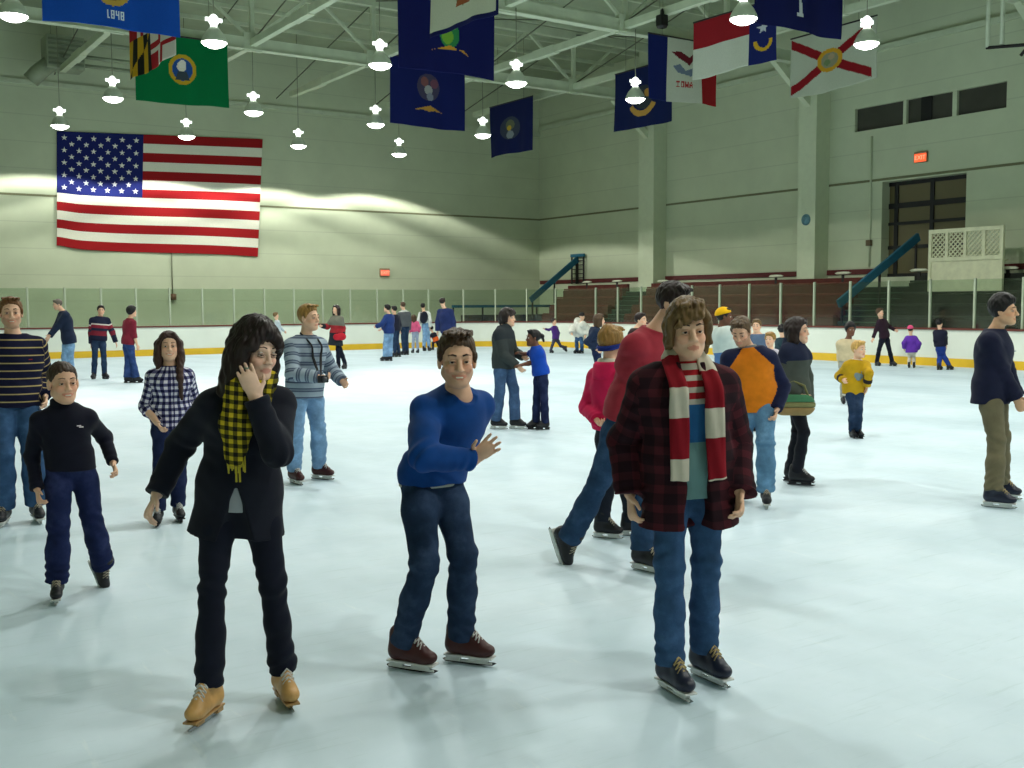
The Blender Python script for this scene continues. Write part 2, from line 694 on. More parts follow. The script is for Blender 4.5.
# blue sloping rails and the low blue barrier
def sloping_rail(label, a, b, ladder):
    o = empty('stair_rail', a)
    tag(o, label, 'railing')
    b = tuple(b[i] - a[i] for i in range(3))
    MB().beam((0, 0, 0), b, 0.09, 0.26).build('blue_handrail', M_bluepaint, o)
    for f in (0.04, 0.5, 0.97):
        p = Vector(b) * f
        MB().box((p.x - 0.03, -0.03, p.z - 1.1), (p.x + 0.03, 0.03, p.z - 0.1)).build('rail_post', M_iron, o)
    if ladder:
        mb = MB()
        for yy in (-0.45, 0.0, 0.45):
            mb.box((b[0] - 0.03, yy - 0.03, b[2] - 1.15), (b[0] + 0.03, yy + 0.03, b[2] + 0.1))
        for k in range(6):
            mb.box((b[0] - 0.02, -0.45, b[2] - 1.1 + 0.2 * k), (b[0] + 0.02, 0.45, b[2] - 1.06 + 0.2 * k))
        mb.build('end_guard', M_iron, o)
        MB().box((b[0] - 0.05, -0.5, b[2] + 0.1), (b[0] + 0.05, 0.5, b[2] + 0.24)).build('guard_top', M_bluepaint, o)
    return o


sloping_rail('blue sloping stair rail with dark end guard near the back corner', (28.05, 40.2, 1.95), (30.75, 40.2, 3.86), True)
sloping_rail('long blue sloping stair rail beside the glazed doorway', (26.85, 21.9, 1.72), (30.75, 21.9, 3.9), False)
o = empty('corner_barrier', (24.5, 41.2, -0.06))
tag(o, 'low blue rail behind the glass at the back corner', 'railing')
MB().box((0, -0.05, 1.68), (6.2, 0.05, 1.8)).build('blue_handrail', M_bluepaint, o)
for x in (0.05, 1.6, 3.1, 4.6, 6.1):
    MB().box((x - 0.03, -0.03, 0), (x + 0.03, 0.03, 1.68)).build('rail_post', M_iron, o)
MB().box((0.5, 0.05, 0.05), (6.1, 0.09, 1.35)).build('kick_board', plain('dark_barrier', c(52, 50, 44), 0.8), o)

# white lattice panel standing on the bleachers
o = empty('lattice_panel', (29.6, 18.2, 1.9))
tag(o, 'white panel with a diagonal lattice top standing on the dark bleachers', 'panel')
W, H_ = 2.48, 2.1
M_white = plain('white_paint', c(214, 216, 184), 0.6)
fr = MB()
for y in (0, W - 0.1):
    fr.box((-0.05, y, 0), (0.05, y + 0.1, H_))
for z in (0, 1.12, H_ - 0.12):
    fr.box((-0.05, 0.1, z), (0.05, W - 0.1, z + 0.12))
for k in (1, 2, 3):
    fr.box((-0.045, W * k / 4 - 0.05, 1.24), (0.045, W * k / 4 + 0.05, H_ - 0.12))
fr.build('panel_frame', M_white, o)
MB().box((-0.02, 0.1, 0.12), (0.02, W - 0.1, 1.12)).build('solid_panel', M_white, o)
lt = MB()
for k in range(-6, 22):
    for sgn in (1, -1):
        y = k * 0.15
        a, b = (0.012 * sgn, y, 1.24), (0.012 * sgn, y + sgn * 0.74, 1.98)
        # clip to the frame
        pa, pb = Vector(a), Vector(b)
        f0, f1 = 0.0, 1.0
        dy = pb.y - pa.y
        for lim, s_ in ((0.08, 1), (W - 0.08, -1)):
            f = (lim - pa.y) / dy
            if (dy > 0) == (s_ > 0):
                f0 = max(f0, f)
            else:
                f1 = min(f1, f)
        if f1 - f0 > 0.05:
            lt.beam(pa.lerp(pb, f0), pa.lerp(pb, f1), 0.035, 0.02, up=(1, 0, 0))
lt.build('lattice', M_white, o)
MB().box((-0.06, 0.02, -0.6), (0.06, 0.12, 0)).box((-0.06, W - 0.12, -0.6), (0.06, W - 0.02, 0)).build('panel_leg', M_white, o)
MB().box((0.06, 0.15, 1.1), (0.5, W - 0.15, 1.14)).build('shelf', M_white, o)

# little pale lights along the bleacher tops
M_step = plain('pale_lamp_cover', c(225, 228, 205), 0.4)
spots = [(587, 282), (617, 281), (663, 281), (776, 276), (843, 273), (919, 270), (1008, 268)]
names = ['first', 'second', 'third', 'fourth', 'fifth', 'sixth', 'seventh']
sm = None
for k, (x, y) in enumerate(spots):
    p = on_x(x, y, XW - 0.86)
    o = empty('step_light', tuple(p))
    tag(o, 'small pale oval light at the bleacher top, %s from the back corner' % names[k], 'light', 'pale lights along the bleacher tops')
    mb = MB().lathe([(0, -0.05), (0.12, -0.045), (0.15, 0.0), (0.1, 0.04), (0, 0.05)], 14)
    bmesh.ops.transform(mb.bm, matrix=Matrix.Diagonal((0.8, 2.3, 1, 1)), verts=mb.bm.verts[:])
    mb.build('light_cover', M_step, o)
    MB().box((-0.02, -0.05, -0.5), (0.02, 0.05, -0.05)).build('light_stem', M_iron, o)

# ------------------------------------------------------------------ small wall things
M_red = emit('exit_red', (1.0, 0.10, 0.03, 1), 1.3)


def exit_sign(label, loc, axis, glow):
    o = empty('exit_sign', loc)
    if axis == 'x':
        o.rotation_euler = (0, 0, R_(-90))
    tag(o, label, 'exit sign')
    MB().box((-0.24, -0.09, -0.15), (0.24, 0.0, 0.2), bevel=0.015).build('sign_housing', plain('sign_housing', c(150, 130, 100), 0.6), o)
    MB().box((-0.22, -0.1, -0.13), (0.22, -0.09, 0.13)).build('sign_face', glow, o)
    cu = bpy.data.curves.new('exit_text', 'FONT')
    cu.body = 'EXIT'
    cu.size = 0.2
    cu.align_x = cu.align_y = 'CENTER'
    cu.extrude = 0.004
    tmp = bpy.data.objects.new('exit_text', cu)
    tx = link('lettering', bpy.data.meshes.new_from_object(tmp), None, o)
    bpy.data.objects.remove(tmp)
    tx.data.materials.append(emit('exit_letters', (1.0, 0.28, 0.16, 1), 1.6))
    tx.location = (0, -0.105, 0)
    tx.rotation_euler = (R_(90), 0, 0)
    return o


M_dimred = emit('exit_dim_red', (0.75, 0.16, 0.1, 1), 0.55)
exit_sign('dim red exit sign on the back wall below the bright spot', (22.32, YW - 0.005, 3.2), 'y', M_dimred)
exit_sign('glowing orange red exit sign on the right wall above the glazed doorway', (XW - 0.005, 21.94, 6.46), 'x', M_red)
o = empty('wall_conduit', (12.82, YW, 3.0))
tag(o, 'thin conduit running down to a reddish box below the big flag', 'conduit')
MB().tube([(0, -0.03, 0.9), (0, -0.03, -0.75)], 0.025).build('pipe', plain('grey_conduit', c(132, 138, 116), 0.5), o)
MB().lathe([(0, -0.13), (0.12, -0.12), (0.13, 0.12), (0, 0.13)], 12, (0, -0.1, -0.88)).build('junction_box', plain('reddish_box', c(120, 84, 66), 0.6), o)
o = empty('wall_conduit', (XW, 23.9, 5.2))
tag(o, 'pale vertical conduit with a small box left of the glazed doorway', 'conduit')
MB().tube([(-0.04, 0, -2.2), (-0.04, 0, 2.2)], 0.035).build('pipe', M_pillar, o)
MB().box((-0.14, -0.09, -1.5), (-0.0, 0.09, -1.3), bevel=0.01).build('junction_box', plain('brown_box', c(110, 96, 70), 0.6), o)
p = on_x(803, 220, XW - 0.72)
o = MB().lathe([(0, 0), (0.2, 0), (0.2, 0.02), (0, 0.02)], 20)
bmesh.ops.transform(o.bm, matrix=Matrix.Rotation(R_(-90), 4, 'Y'), verts=o.bm.verts[:])
o = o.build('round_sign', plain('blue_sign', c(92, 136, 150), 0.5, vary=0.25, scale=12.0))
o.location = (XW - 0.725, 26.1, float(p[2]))
tag(o, 'small round blue sign on the nearer wall pillar', 'sign')

# ------------------------------------------------------------------ roof steel
TY = (34.0, 25.75, 17.3, 8.9, 0.5, -8.0, -16.0)
LX = (-0.1, 4.2, 8.5, 12.8, 17.15, 21.5, 25.8)
ZC = 10.0
for k, ty in enumerate(TY[:4]):
    o = empty('roof_truss', (XW, ty, ZC))
    tag(o, ['white steel roof truss across the hall nearest the flag wall', 'second white roof truss from the flag wall', 'third white roof truss from the flag wall',
            'white roof truss nearest overhead'][k], 'roof truss', 'roof trusses')
    MB().beam((XL - XW, 0, 0.18), (-0.7, 0, 0.18), 0.16, 0.36).beam((XL - XW, 0, -0.01), (-0.7, 0, -0.01), 0.3, 0.03).build('bottom_chord', M_steel, o)
    MB().beam((XL - XW, 0, 2.15), (0, 0, 2.15), 0.2, 0.3).build('top_chord', M_steel, o)
    for i, lx in enumerate(LX):
        MB().beam((lx - XW, 0, 0.34), (lx - XW, 0, 2.02), 0.14, 0.14, up=(0, 1, 0)).build('post', M_steel, o)
        MB().box((lx - XW - 0.3, -0.1, -0.06), (lx - XW + 0.3, 0.1, 0.5)).build('gusset', M_steel, o)
        for nx in (lx - 2.15, lx + 2.15):
            if XL < nx < XW:
                MB().beam((lx - XW, 0.03, 0.3), (nx - XW, 0.03, 2.05), 0.09, 0.09).build('web_strut', M_steel, o)
for k, lx in enumerate(LX):
    o = empty('roof_tie', (lx, YW, ZC))
    tag(o, 'white lengthwise roof beam, %s from the bleacher wall' % ['seventh', 'sixth', 'fifth', 'fourth', 'third', 'second', 'first'][k], 'roof beam', 'lengthwise roof beams')
    mb = MB().beam((0, -2.2, 0.2), (0, YF - YW, 0.2), 0.2, 0.22)
    mb.build('beam', M_steel, o)
    for a, b in zip((YW,) + TY, TY):
        for s in (0, 1):
            z0_, z1_ = (0.35, 2.2) if s else (2.2, 0.35)
            if a < 8:
                continue
            MB().tube([(0.08, (a if a < YW else YW - 0.4) - YW, z0_), (0.08, b - YW, z1_)], 0.022, 6).build('tie_rod', plain('dark_rod', c(88, 92, 74), 0.5), o)
        m = (a + b) / 2 - YW
        if a > 8:
            MB().beam((0, m - 0.6, 0.2), (0, m + 0.6, 0.2), 0.24, 0.27).build('splice_plate', M_steel, o)
# purlins under the deck
for k in range(0, 17):
    y = 42.0 - k * 2.1
    o = MB().beam((XL, y, ZR - 0.07), (XW, y, ZR - 0.07), 0.1, 0.14).build('trim_%d' % (6 + k), M_steel)
    o['kind'] = 'structure'

# suspended heater with pipes in the top left corner
M_duct = plain('grey_duct', c(150, 160, 136), 0.5)
pa = on_y(60, 55, 42.0)
o = empty('unit_heater', tuple(pa))
tag(o, 'grey suspended heater with duct and three pipes under the roof near the flag wall', 'heater')
MB().box((-0.55, -0.5, -0.55), (0.75, 0.5, 0.6), bevel=0.04).build('heater_casing', M_duct, o)
hd = MB()
for k in range(6):
    hd.box((-0.5, -0.54, -0.45 + 0.17 * k), (0.7, -0.5, -0.37 + 0.17 * k))
hd.build('louvre', plain('grey_louvre', c(118, 128, 108), 0.5), o)
MB().tube([(-0.3, 0, -0.3), (-0.8, 0.0, -0.75), (-1.0, 0.1, -1.0)], 0.3, 14).build('flue', M_duct, o)
for k, z in enumerate((0.55, 0.05, -0.25)):
    MB().tube([(0.7, 0.1 * k, z), (3.1 - 0.3 * k, 0.1 * k, z)], 0.07).build('pipe', M_duct, o)
for x in (-0.3, 0.5):
    MB().tube([(x, 0, 0.55), (x, 0, ZR - pa[2])], 0.015, 6).build('hanger_rod', M_duct, o)

# hanging white pipe frame at the top right
pa = on_x(995, 46, 27.6)
o = empty('pipe_rack', tuple(pa))
tag(o, 'white hanging pipe frame with a dark cross bar under the roof at the right', 'frame')
for y in (0.22, -0.2):
    MB().tube([(0, y, 0), (0, y, ZR - pa[2])], 0.06).build('white_pipe', M_steel, o)
MB().tube([(0, -0.95, 0.2), (0, -0.5, ZR - pa[2])], 0.06).build('white_pipe', M_steel, o)
MB().tube([(0, 0.25, 0), (0, -0.95, -0.15)], 0.045).build('cross_bar', M_iron, o)
MB().tube([(0, -0.75, -0.4), (0, -1.2, 0.05)], 0.045).build('cross_bar', M_iron, o)
# loudspeaker clamped to a roof beam
pa = on_x(662, 20, 21.3)
o = empty('loudspeaker', tuple(pa))
tag(o, 'small black loudspeaker clamped under a white roof beam', 'speaker')
MB().box((-0.13, -0.13, -0.18), (0.13, 0.13, 0.14), bevel=0.03).build('cabinet', plain('black_plastic', c(18, 18, 18), 0.5), o)
MB().lathe([(0.05, 0), (0.14, 0.02), (0.16, 0.06)], 16, (0, 0, -0.24)).build('horn', plain('black_plastic', c(18, 18, 18), 0.5), o)
MB().beam((0, 0, 0.15), (0.1, 0.1, ZC + 0.25 - pa[2]), 0.08, 0.08, up=(0, 1, 0)).build('bracket', M_iron, o)

# ------------------------------------------------------------------ lamps
LAMP_H = 8.0
M_refl = plain('spun_aluminium', c(196, 206, 186), 0.35, 0.0, 0.5)
M_lens = emit('lamp_lens', (1.0, 0.99, 0.93, 1), 14.0)
M_neck = emit('lamp_glow', (0.95, 1.0, 0.95, 1), 2.2)  # emission puts the bright star above each bell into its ballast
M_cord = plain('lamp_cord', c(120, 126, 104), 0.6)
_lm = {}


def lamp_mesh():
    mb = MB().lathe([(0.30, 0.0), (0.305, 0.012), (0.285, 0.09), (0.22, 0.22), (0.13, 0.33), (0.10, 0.36), (0.09, 0.35), (0.2, 0.215), (0.27, 0.08), (0.29, 0.0)], 28)
    _lm['reflector'] = mb.mesh('reflector'); _lm['reflector'].materials.append(M_refl)
    mb = MB().lathe([(0, -0.12), (0.13, -0.107), (0.235, -0.06), (0.29, -0.005), (0.298, 0.03), (0, 0.035)], 28)
    _lm['lens'] = mb.mesh('lens'); _lm['lens'].materials.append(M_lens)
    mb = MB().lathe([(0.09, 0.36), (0.08, 0.42), (0.12, 0.47), (0.12, 0.58), (0.07, 0.64), (0.03, 0.67), (0.0, 0.67)], 8, smooth=False)
    mb.box((-0.2, -0.03, 0.5), (0.2, 0.03, 0.58)).box((-0.03, -0.17, 0.44), (0.03, 0.17, 0.52))  # crossed bars added to shape the glowing star
    _lm['ballast_glow'] = mb.mesh('ballast_glow'); _lm['ballast_glow'].materials.append(M_neck)
    mb = MB().tube([(0, 0, 0.66), (0, 0, ZC + 0.1 - LAMP_H)], 0.012, 6)
    _lm['cord'] = mb.mesh('cord'); _lm['cord'].materials.append(M_cord)
    mb = MB().tube([(0, 0, 0.66), (0, 0, ZR - LAMP_H)], 0.012, 6)
    _lm['longcord'] = mb.mesh('cord'); _lm['longcord'].materials.append(M_cord)


lamp_mesh()
ROWS = {40.1: 'row nearest the flag wall', 34.0: 'second row from the flag wall', 25.6: 'third row from the flag wall', 17.2: 'fourth row from the flag wall'}
ORD = ['leftmost', 'second', 'third', 'fourth', 'fifth']
SPOT_W = 570.0


def lamp_light(hot):
    ld = bpy.data.lights.new('lamp_light', 'SPOT')
    ld.energy = SPOT_W
    ld.color = (1.0, 1.0, 0.93)
    ld.spot_size = R_(144)
    ld.spot_blend = 0.06
    ld.shadow_soft_size = 0.22
    if not hot:
        return ld
    # hot ring added just inside the bell's cut-off to brighten the wall pools
    ld.use_nodes = True
    nt = ld.node_tree
    em = nt.nodes['Emission']
    tcn = nt.nodes.new('ShaderNodeTexCoord')
    sx = nt.nodes.new('ShaderNodeSeparateXYZ')
    nt.links.new(tcn.outputs['Normal'], sx.inputs[0])
    ab = nt.nodes.new('ShaderNodeMath'); ab.operation = 'ABSOLUTE'
    nt.links.new(sx.outputs[2], ab.inputs[0])
    mr = nt.nodes.new('ShaderNodeMapRange'); mr.interpolation_type = 'SMOOTHSTEP'
    for i, v in ((1, 0.33), (2, 0.50), (3, 3.8), (4, 0.6)):
        mr.inputs[i].default_value = v
    nt.links.new(ab.outputs[0], mr.inputs[0])
    nt.links.new(mr.outputs[0], em.inputs['Strength'])
    return ld


_ld, _ldhot = lamp_light(False), lamp_light(True)
LAMPS = [(40.1, (8.1, 12.5, 16.9, 21.35)), (34.0, (8.4, 12.8, 17.2, 21.6)), (25.6, (4.3, 8.7, 13.1, 17.4, 21.8)), (17.2, (17.75, 21.95)),
         (17.2, (4.6, 9.0, 13.4)), (8.8, (4.6, 9.0, 13.4, 17.75, 22.0)), (0.4, (4.6, 9.0, 13.4, 17.75, 22.0)), (-8.0, (4.6, 13.4, 22.0))]
for q, (ry, xs) in enumerate(LAMPS):
    for i, x in enumerate(xs):
        o = empty('bay_lamp', (x, ry, LAMP_H))
        if q < 4:
            n = len(xs)
            w = ORD[i] if i == 0 else ('rightmost' if i == n - 1 else ORD[i])
            tag(o, 'lit bell shaped lamp, %s in the %s' % (w, ROWS[ry]), 'lamp', 'bay lamps over the ice')
        else:
            tag(o, 'lit bell shaped lamp hanging over the near ice', 'lamp', 'bay lamps over the near ice')
        for part in ('reflector', 'lens', 'ballast_glow', 'cord'):
            me = _lm['longcord' if (part == 'cord' and ry == 40.1) else part]
            link(part, me, None, o)
        l = link('lamp_light', _ldhot if ry == 40.1 else _ld, None, o)
        l.location = (0, 0, -0.2)

# ------------------------------------------------------------------ flags
def face_grid(name, corners, nu, nv, fn, wave, mat, thick=0.012):
    """corners BL, BR, TR, TL; fn(u,v)->(n,3) sRGB 0-255; one colour per cell"""
    BL, BR, TR, TL = [np.array(p, float) for p in corners]
    us, vs = np.linspace(0, 1, nu + 1), np.linspace(0, 1, nv + 1)
    U, V = np.meshgrid(us, vs, indexing='ij')
    P = (BL[None, None] * ((1 - U) * (1 - V))[..., None] + BR * (U * (1 - V))[..., None] + TR * (U * V)[..., None] + TL * ((1 - U) * V)[..., None])
    nrm = np.cross(BR - BL, TL - BL)
    nrm /= np.linalg.norm(nrm)
    off, dz = wave(U, V)
    P = P + nrm * off[..., None] + np.array([0, 0, 1.0]) * dz[..., None]
    idx = np.arange((nu + 1) * (nv + 1)).reshape(nu + 1, nv + 1)
    F = np.stack([idx[:-1, :-1], idx[1:, :-1], idx[1:, 1:], idx[:-1, 1:]], -1).reshape(-1, 4)
    me = np_mesh(name, P.reshape(-1, 3), F)
    uc = ((us[:-1] + us[1:]) / 2)
    vc = ((vs[:-1] + vs[1:]) / 2)
    UU, VV = np.meshgrid(uc, vc, indexing='ij')
    rgb = np.asarray(fn(UU.ravel(), VV.ravel()), float) / 255.0
    lin = np.where(rgb <= 0.04045, rgb / 12.92, ((rgb + 0.055) / 1.055) ** 2.4)
    col4 = np.concatenate([lin, np.ones((len(lin), 1))], 1).astype(np.float32)
    a = me.attributes.new('Col', 'FLOAT_COLOR', 'CORNER')
    a.data.foreach_set('color', np.repeat(col4, 4, axis=0).ravel())
    o = link(name, me, mat)
    sm = o.modifiers.new('thickness', 'SOLIDIFY')
    sm.thickness = thick
    return o


M_flag = colattr('flag_cloth', 0.85, 0.15)


def paint(u, base):
    return np.tile(np.array(base, float), (len(u), 1))


def disc(A, u, v, cu, cv, r, asp, col, r0=0.0):
    d = np.hypot((u - cu) * asp, v - cv)
    A[(d <= r) & (d >= r0)] = col


def poly(A, u, v, pts, col):
    ins = np.zeros(len(u), bool)
    n = len(pts)
    for i in range(n):
        (x1, y1), (x2, y2) = pts[i], pts[(i + 1) % n]
        cond = ((y1 > v) != (y2 > v)) & (u < (x2 - x1) * (v - y1) / ((y2 - y1) + 1e-12) + x1)
        ins ^= cond
    A[ins] = col


GLY = {'1': '010110010010111', '8': '111101111101111', '4': '101101111001001', 'I': '111010010010111', 'O': '111101101101111', 'W': '101101111111101', 'A': '010101111101101'}


def text(A, u, v, s, u0, v0, w, h, col):
    n = len(s)
    cw = w / (n * 4 - 1)
    for k, ch in enumerate(s):
        for i, b in enumerate(GLY[ch]):
            if b == '1':
                x = u0 + (k * 4 + i % 3) * cw
                y = v0 + h * (1 - (i // 3 + 1) / 5)
                A[(u >= x) & (u < x + cw) & (v >= y) & (v < y + h / 5)] = col


def star(cu, cv, r, asp, rot=0.0):
    return [(cu + (r if k % 2 == 0 else r * 0.4) * math.sin(math.pi * k / 5 + rot) / asp, cv + (r if k % 2 == 0 else r * 0.4) * math.cos(math.pi * k / 5 + rot)) for k in range(10)]


def us_flag(u, v):
    A = paint(u, (232, 232, 214))
    s = np.floor((1 - v) * 13).astype(int)
    A[s % 2 == 0] = (156, 28, 32)
    m = (u < 0.395) & (v > 1 - 7 / 13)
    A[m] = (30, 38, 104)
    asp = 1.76
    for r in range(9):
        for k in range(6 if r % 2 == 0 else 5):
            cu = 0.395 * ((2 * k + 1) + (0 if r % 2 == 0 else 1)) / 12
            cv = 1 - (7 / 13) * (r + 1) / 10
            poly(A, u, v, star(cu, cv, 0.026, asp), (228, 230, 222))
    return A


def f_blue1848(u, v):
    A = paint(u, (22, 78, 176))
    disc(A, u, v, 0.5, 0.45, 0.22, 1.5, (196, 160, 70))
    disc(A, u, v, 0.5, 0.46, 0.17, 1.5, (160, 110, 60))
    disc(A, u, v, 0.47, 0.4, 0.07, 1.5, (230, 226, 210))
    disc(A, u, v, 0.55, 0.5, 0.07, 1.5, (120, 40, 40))
    text(A, u, v, '1848', 0.45, 0.09, 0.13, 0.095, (216, 226, 232))
    return A


def f_maryland(u, v):
    u = 1 - u
    A = paint(u, (205, 160, 30))
    uu, vv = np.where(u < 0.5, u * 2, u * 2 - 1), np.where(v < 0.5, v * 2, v * 2 - 1)
    k = np.floor(uu * 5).astype(int)
    blk = (k % 2 == 0) ^ (vv > 1.0 - uu)
    left = (u < 0.5) ^ (v < 0.5)
    A[left & blk] = (24, 24, 24)
    right = ~left
    A[right] = (224, 218, 206)
    A[right & ((uu < 0.5) ^ (vv < 0.5))] = (170, 30, 40)
    cr = right & ((np.abs(uu - 0.5) < 0.12) | (np.abs(vv - 0.5) < 0.12))
    sw = cr & ((uu < 0.5) ^ (vv < 0.5))
    A[cr] = (170, 30, 40)
    A[sw] = (224, 218, 206)
    return A


def f_green(u, v):
    A = paint(u, (0, 112, 62))
    disc(A, u, v, 0.5, 0.52, 0.225, 1.5, (196, 160, 40))
    disc(A, u, v, 0.5, 0.52, 0.165, 1.5, (40, 80, 150))
    disc(A, u, v, 0.49, 0.56, 0.075, 1.5, (222, 214, 200))
    poly(A, u, v, [(0.42, 0.37), (0.58, 0.37), (0.54, 0.5), (0.45, 0.5)], (60, 70, 80))
    disc(A, u, v, 0.5, 0.60, 0.06, 1.5, (226, 222, 214))
    return A


def f_tall(u, v):
    A = paint(u, (18, 24, 84))
    disc(A, u, v, 0.52, 0.37, 0.13, 1.4, (50, 132, 76))
    disc(A, u, v, 0.5, 0.35, 0.075, 1.4, (120, 170, 60))
    poly(A, u, v, [(0.38, 0.22), (0.66, 0.23), (0.72, 0.18), (0.52, 0.265), (0.33, 0.2)], (206, 150, 50))
    disc(A, u, v, 0.56, 0.47, 0.045, 1.4, (222, 180, 60))
    poly(A, u, v, [(0.4, 0.44), (0.52, 0.45), (0.5, 0.38), (0.42, 0.39)], (214, 160, 40))
    return A


def f_white(u, v):
    A = paint(u, (196, 200, 178))
    A[(v < 0.055) | (u > 0.965)] = (20, 26, 80)
    disc(A, u, v, 0.5, 0.40, 0.17, 1.4, (122, 130, 84))
    poly(A, u, v, [(0.38, 0.24), (0.62, 0.24), (0.56, 0.32), (0.42, 0.32)], (150, 84, 50))
    disc(A, u, v, 0.52, 0.42, 0.08, 1.4, (170, 110, 70))
    return A


def f_seal_ribbon(u, v):
    A = paint(u, (20, 30, 92))
    disc(A, u, v, 0.5, 0.6, 0.2, 1.3, (72, 66, 92))
    disc(A, u, v, 0.45, 0.68, 0.07, 1.3, (130, 84, 84))
    disc(A, u, v, 0.58, 0.66, 0.07, 1.3, (116, 74, 92))
    disc(A, u, v, 0.5, 0.56, 0.07, 1.3, (160, 160, 160))
    disc(A, u, v, 0.52, 0.46, 0.06, 1.3, (130, 134, 150))
    poly(A, u, v, [(0.3, 0.25), (0.4, 0.29), (0.52, 0.33), (0.6, 0.29), (0.7, 0.24), (0.58, 0.26), (0.5, 0.24), (0.42, 0.26)], (188, 140, 60))
    return A


def f_small_seal(u, v):
    A = paint(u, (18, 28, 78))
    disc(A, u, v, 0.48, 0.5, 0.22, 1.0, (58, 66, 84))
    disc(A, u, v, 0.48, 0.56, 0.1, 1.0, (96, 104, 84))
    disc(A, u, v, 0.46, 0.5, 0.05, 1.0, (190, 160, 60))
    disc(A, u, v, 0.48, 0.37, 0.08, 1.0, (130, 140, 150))
    return A


def f_gold_ribbon(u, v):
    A = paint(u, (18, 30, 76))
    disc(A, u, v, 0.52, 0.5, 0.2, 1.2, (52, 58, 66))
    disc(A, u, v, 0.6, 0.56, 0.07, 1.2, (170, 128, 60))
    a = np.arctan2(v - 0.52, (u - 0.5) * 1.2)
    d = np.hypot((u - 0.5) * 1.2, v - 0.52)
    A[(d > 0.24) & (d < 0.34) & (a < -0.5) & (a > -2.64)] = (190, 146, 70)
    return A


def f_iowa(u, v):
    A = paint(u, (196, 200, 184))
    A[u < 0.27] = (22, 34, 98)
    A[u > 0.75] = (160, 32, 38)
    poly(A, u, v, [(0.33, 0.78), (0.46, 0.79), (0.58, 0.72), (0.64, 0.78), (0.64, 0.68), (0.58, 0.58), (0.54, 0.62), (0.44, 0.68)], (104, 30, 40))
    poly(A, u, v, [(0.36, 0.56), (0.45, 0.60), (0.52, 0.5), (0.64, 0.56), (0.66, 0.46), (0.6, 0.42), (0.42, 0.46)], (112, 126, 146))
    text(A, u, v, 'IOWA', 0.4, 0.23, 0.23, 0.1, (176, 60, 60))
    return A


def f_carolina(u, v):
    A = paint(u, (204, 208, 194))
    A[v > 0.52] = (152, 30, 40)
    m = u > 0.69
    A[m] = (26, 36, 98)
    poly(A, u, v, star(0.84, 0.58, 0.1, 1.45), (190, 196, 204))
    for cv, s in ((0.72, 1), (0.36, -1)):
        d = np.hypot((u - 0.845) * 1.45, v - cv)
        A[(d > 0.1) & (d < 0.16) & ((v - cv) * s > -0.02) & m] = (206, 164, 40)
    return A


def f_palmetto(u, v):
    A = paint(u, (18, 24, 78))
    A[(np.abs(u - 0.5 + 0.05 * (v - 0.5)) < 0.017) & (v > 0.22) & (v < 0.62)] = (196, 202, 204)
    A[(np.abs(u - 0.5) < 0.04) & (np.abs(v - 0.22) < 0.02)] = (196, 202, 204)
    for k in range(9):
        a = math.pi * k / 8
        poly(A, u, v, [(0.48, 0.62), (0.5 + 0.13 * math.cos(a), 0.62 + 0.2 * math.sin(a) - 0.02), (0.52, 0.66)], (196, 202, 204))
    d1 = np.hypot((u - 0.2) * 1.5, v - 0.82)
    d2 = np.hypot((u - 0.22) * 1.5, v - 0.86)
    A[(d1 < 0.1) & (d2 > 0.085)] = (196, 202, 204)
    return A


def f_saltire(u, v):
    A = paint(u, (180, 187, 168))
    x, y = (u - 0.48), (v - 0.5)
    for s in (1, -1):
        d = np.abs(y - s * x * 0.84) / 1.25
        A[(d < 0.062) & (np.abs(x) < 0.47)] = (134, 22, 30)
    disc(A, u, v, 0.48, 0.5, 0.185, 1.25, (200, 150, 40))
    disc(A, u, v, 0.48, 0.5, 0.125, 1.25, (140, 140, 112))
    disc(A, u, v, 0.45, 0.47, 0.05, 1.25, (110, 130, 90))
    disc(A, u, v, 0.5, 0.55, 0.05, 1.25, (170, 150, 120))
    return A


def mkwave(seed, amp=0.06, sag=0.05):
    rnd = random.Random(seed)
    p1, p2, p3 = (rnd.uniform(0, 6.28) for _ in range(3))

    def w(U, V):
        fall = (1.1 - V)
        off = amp * fall * (np.sin(U * 9 + p1 + V * 1.5) + 0.5 * np.sin(U * 19 + p2 - V * 2))
        dz = -sag * (1 - V) * (0.5 + 0.5 * np.sin(U * 5 + p3))
        return off, dz
    return w


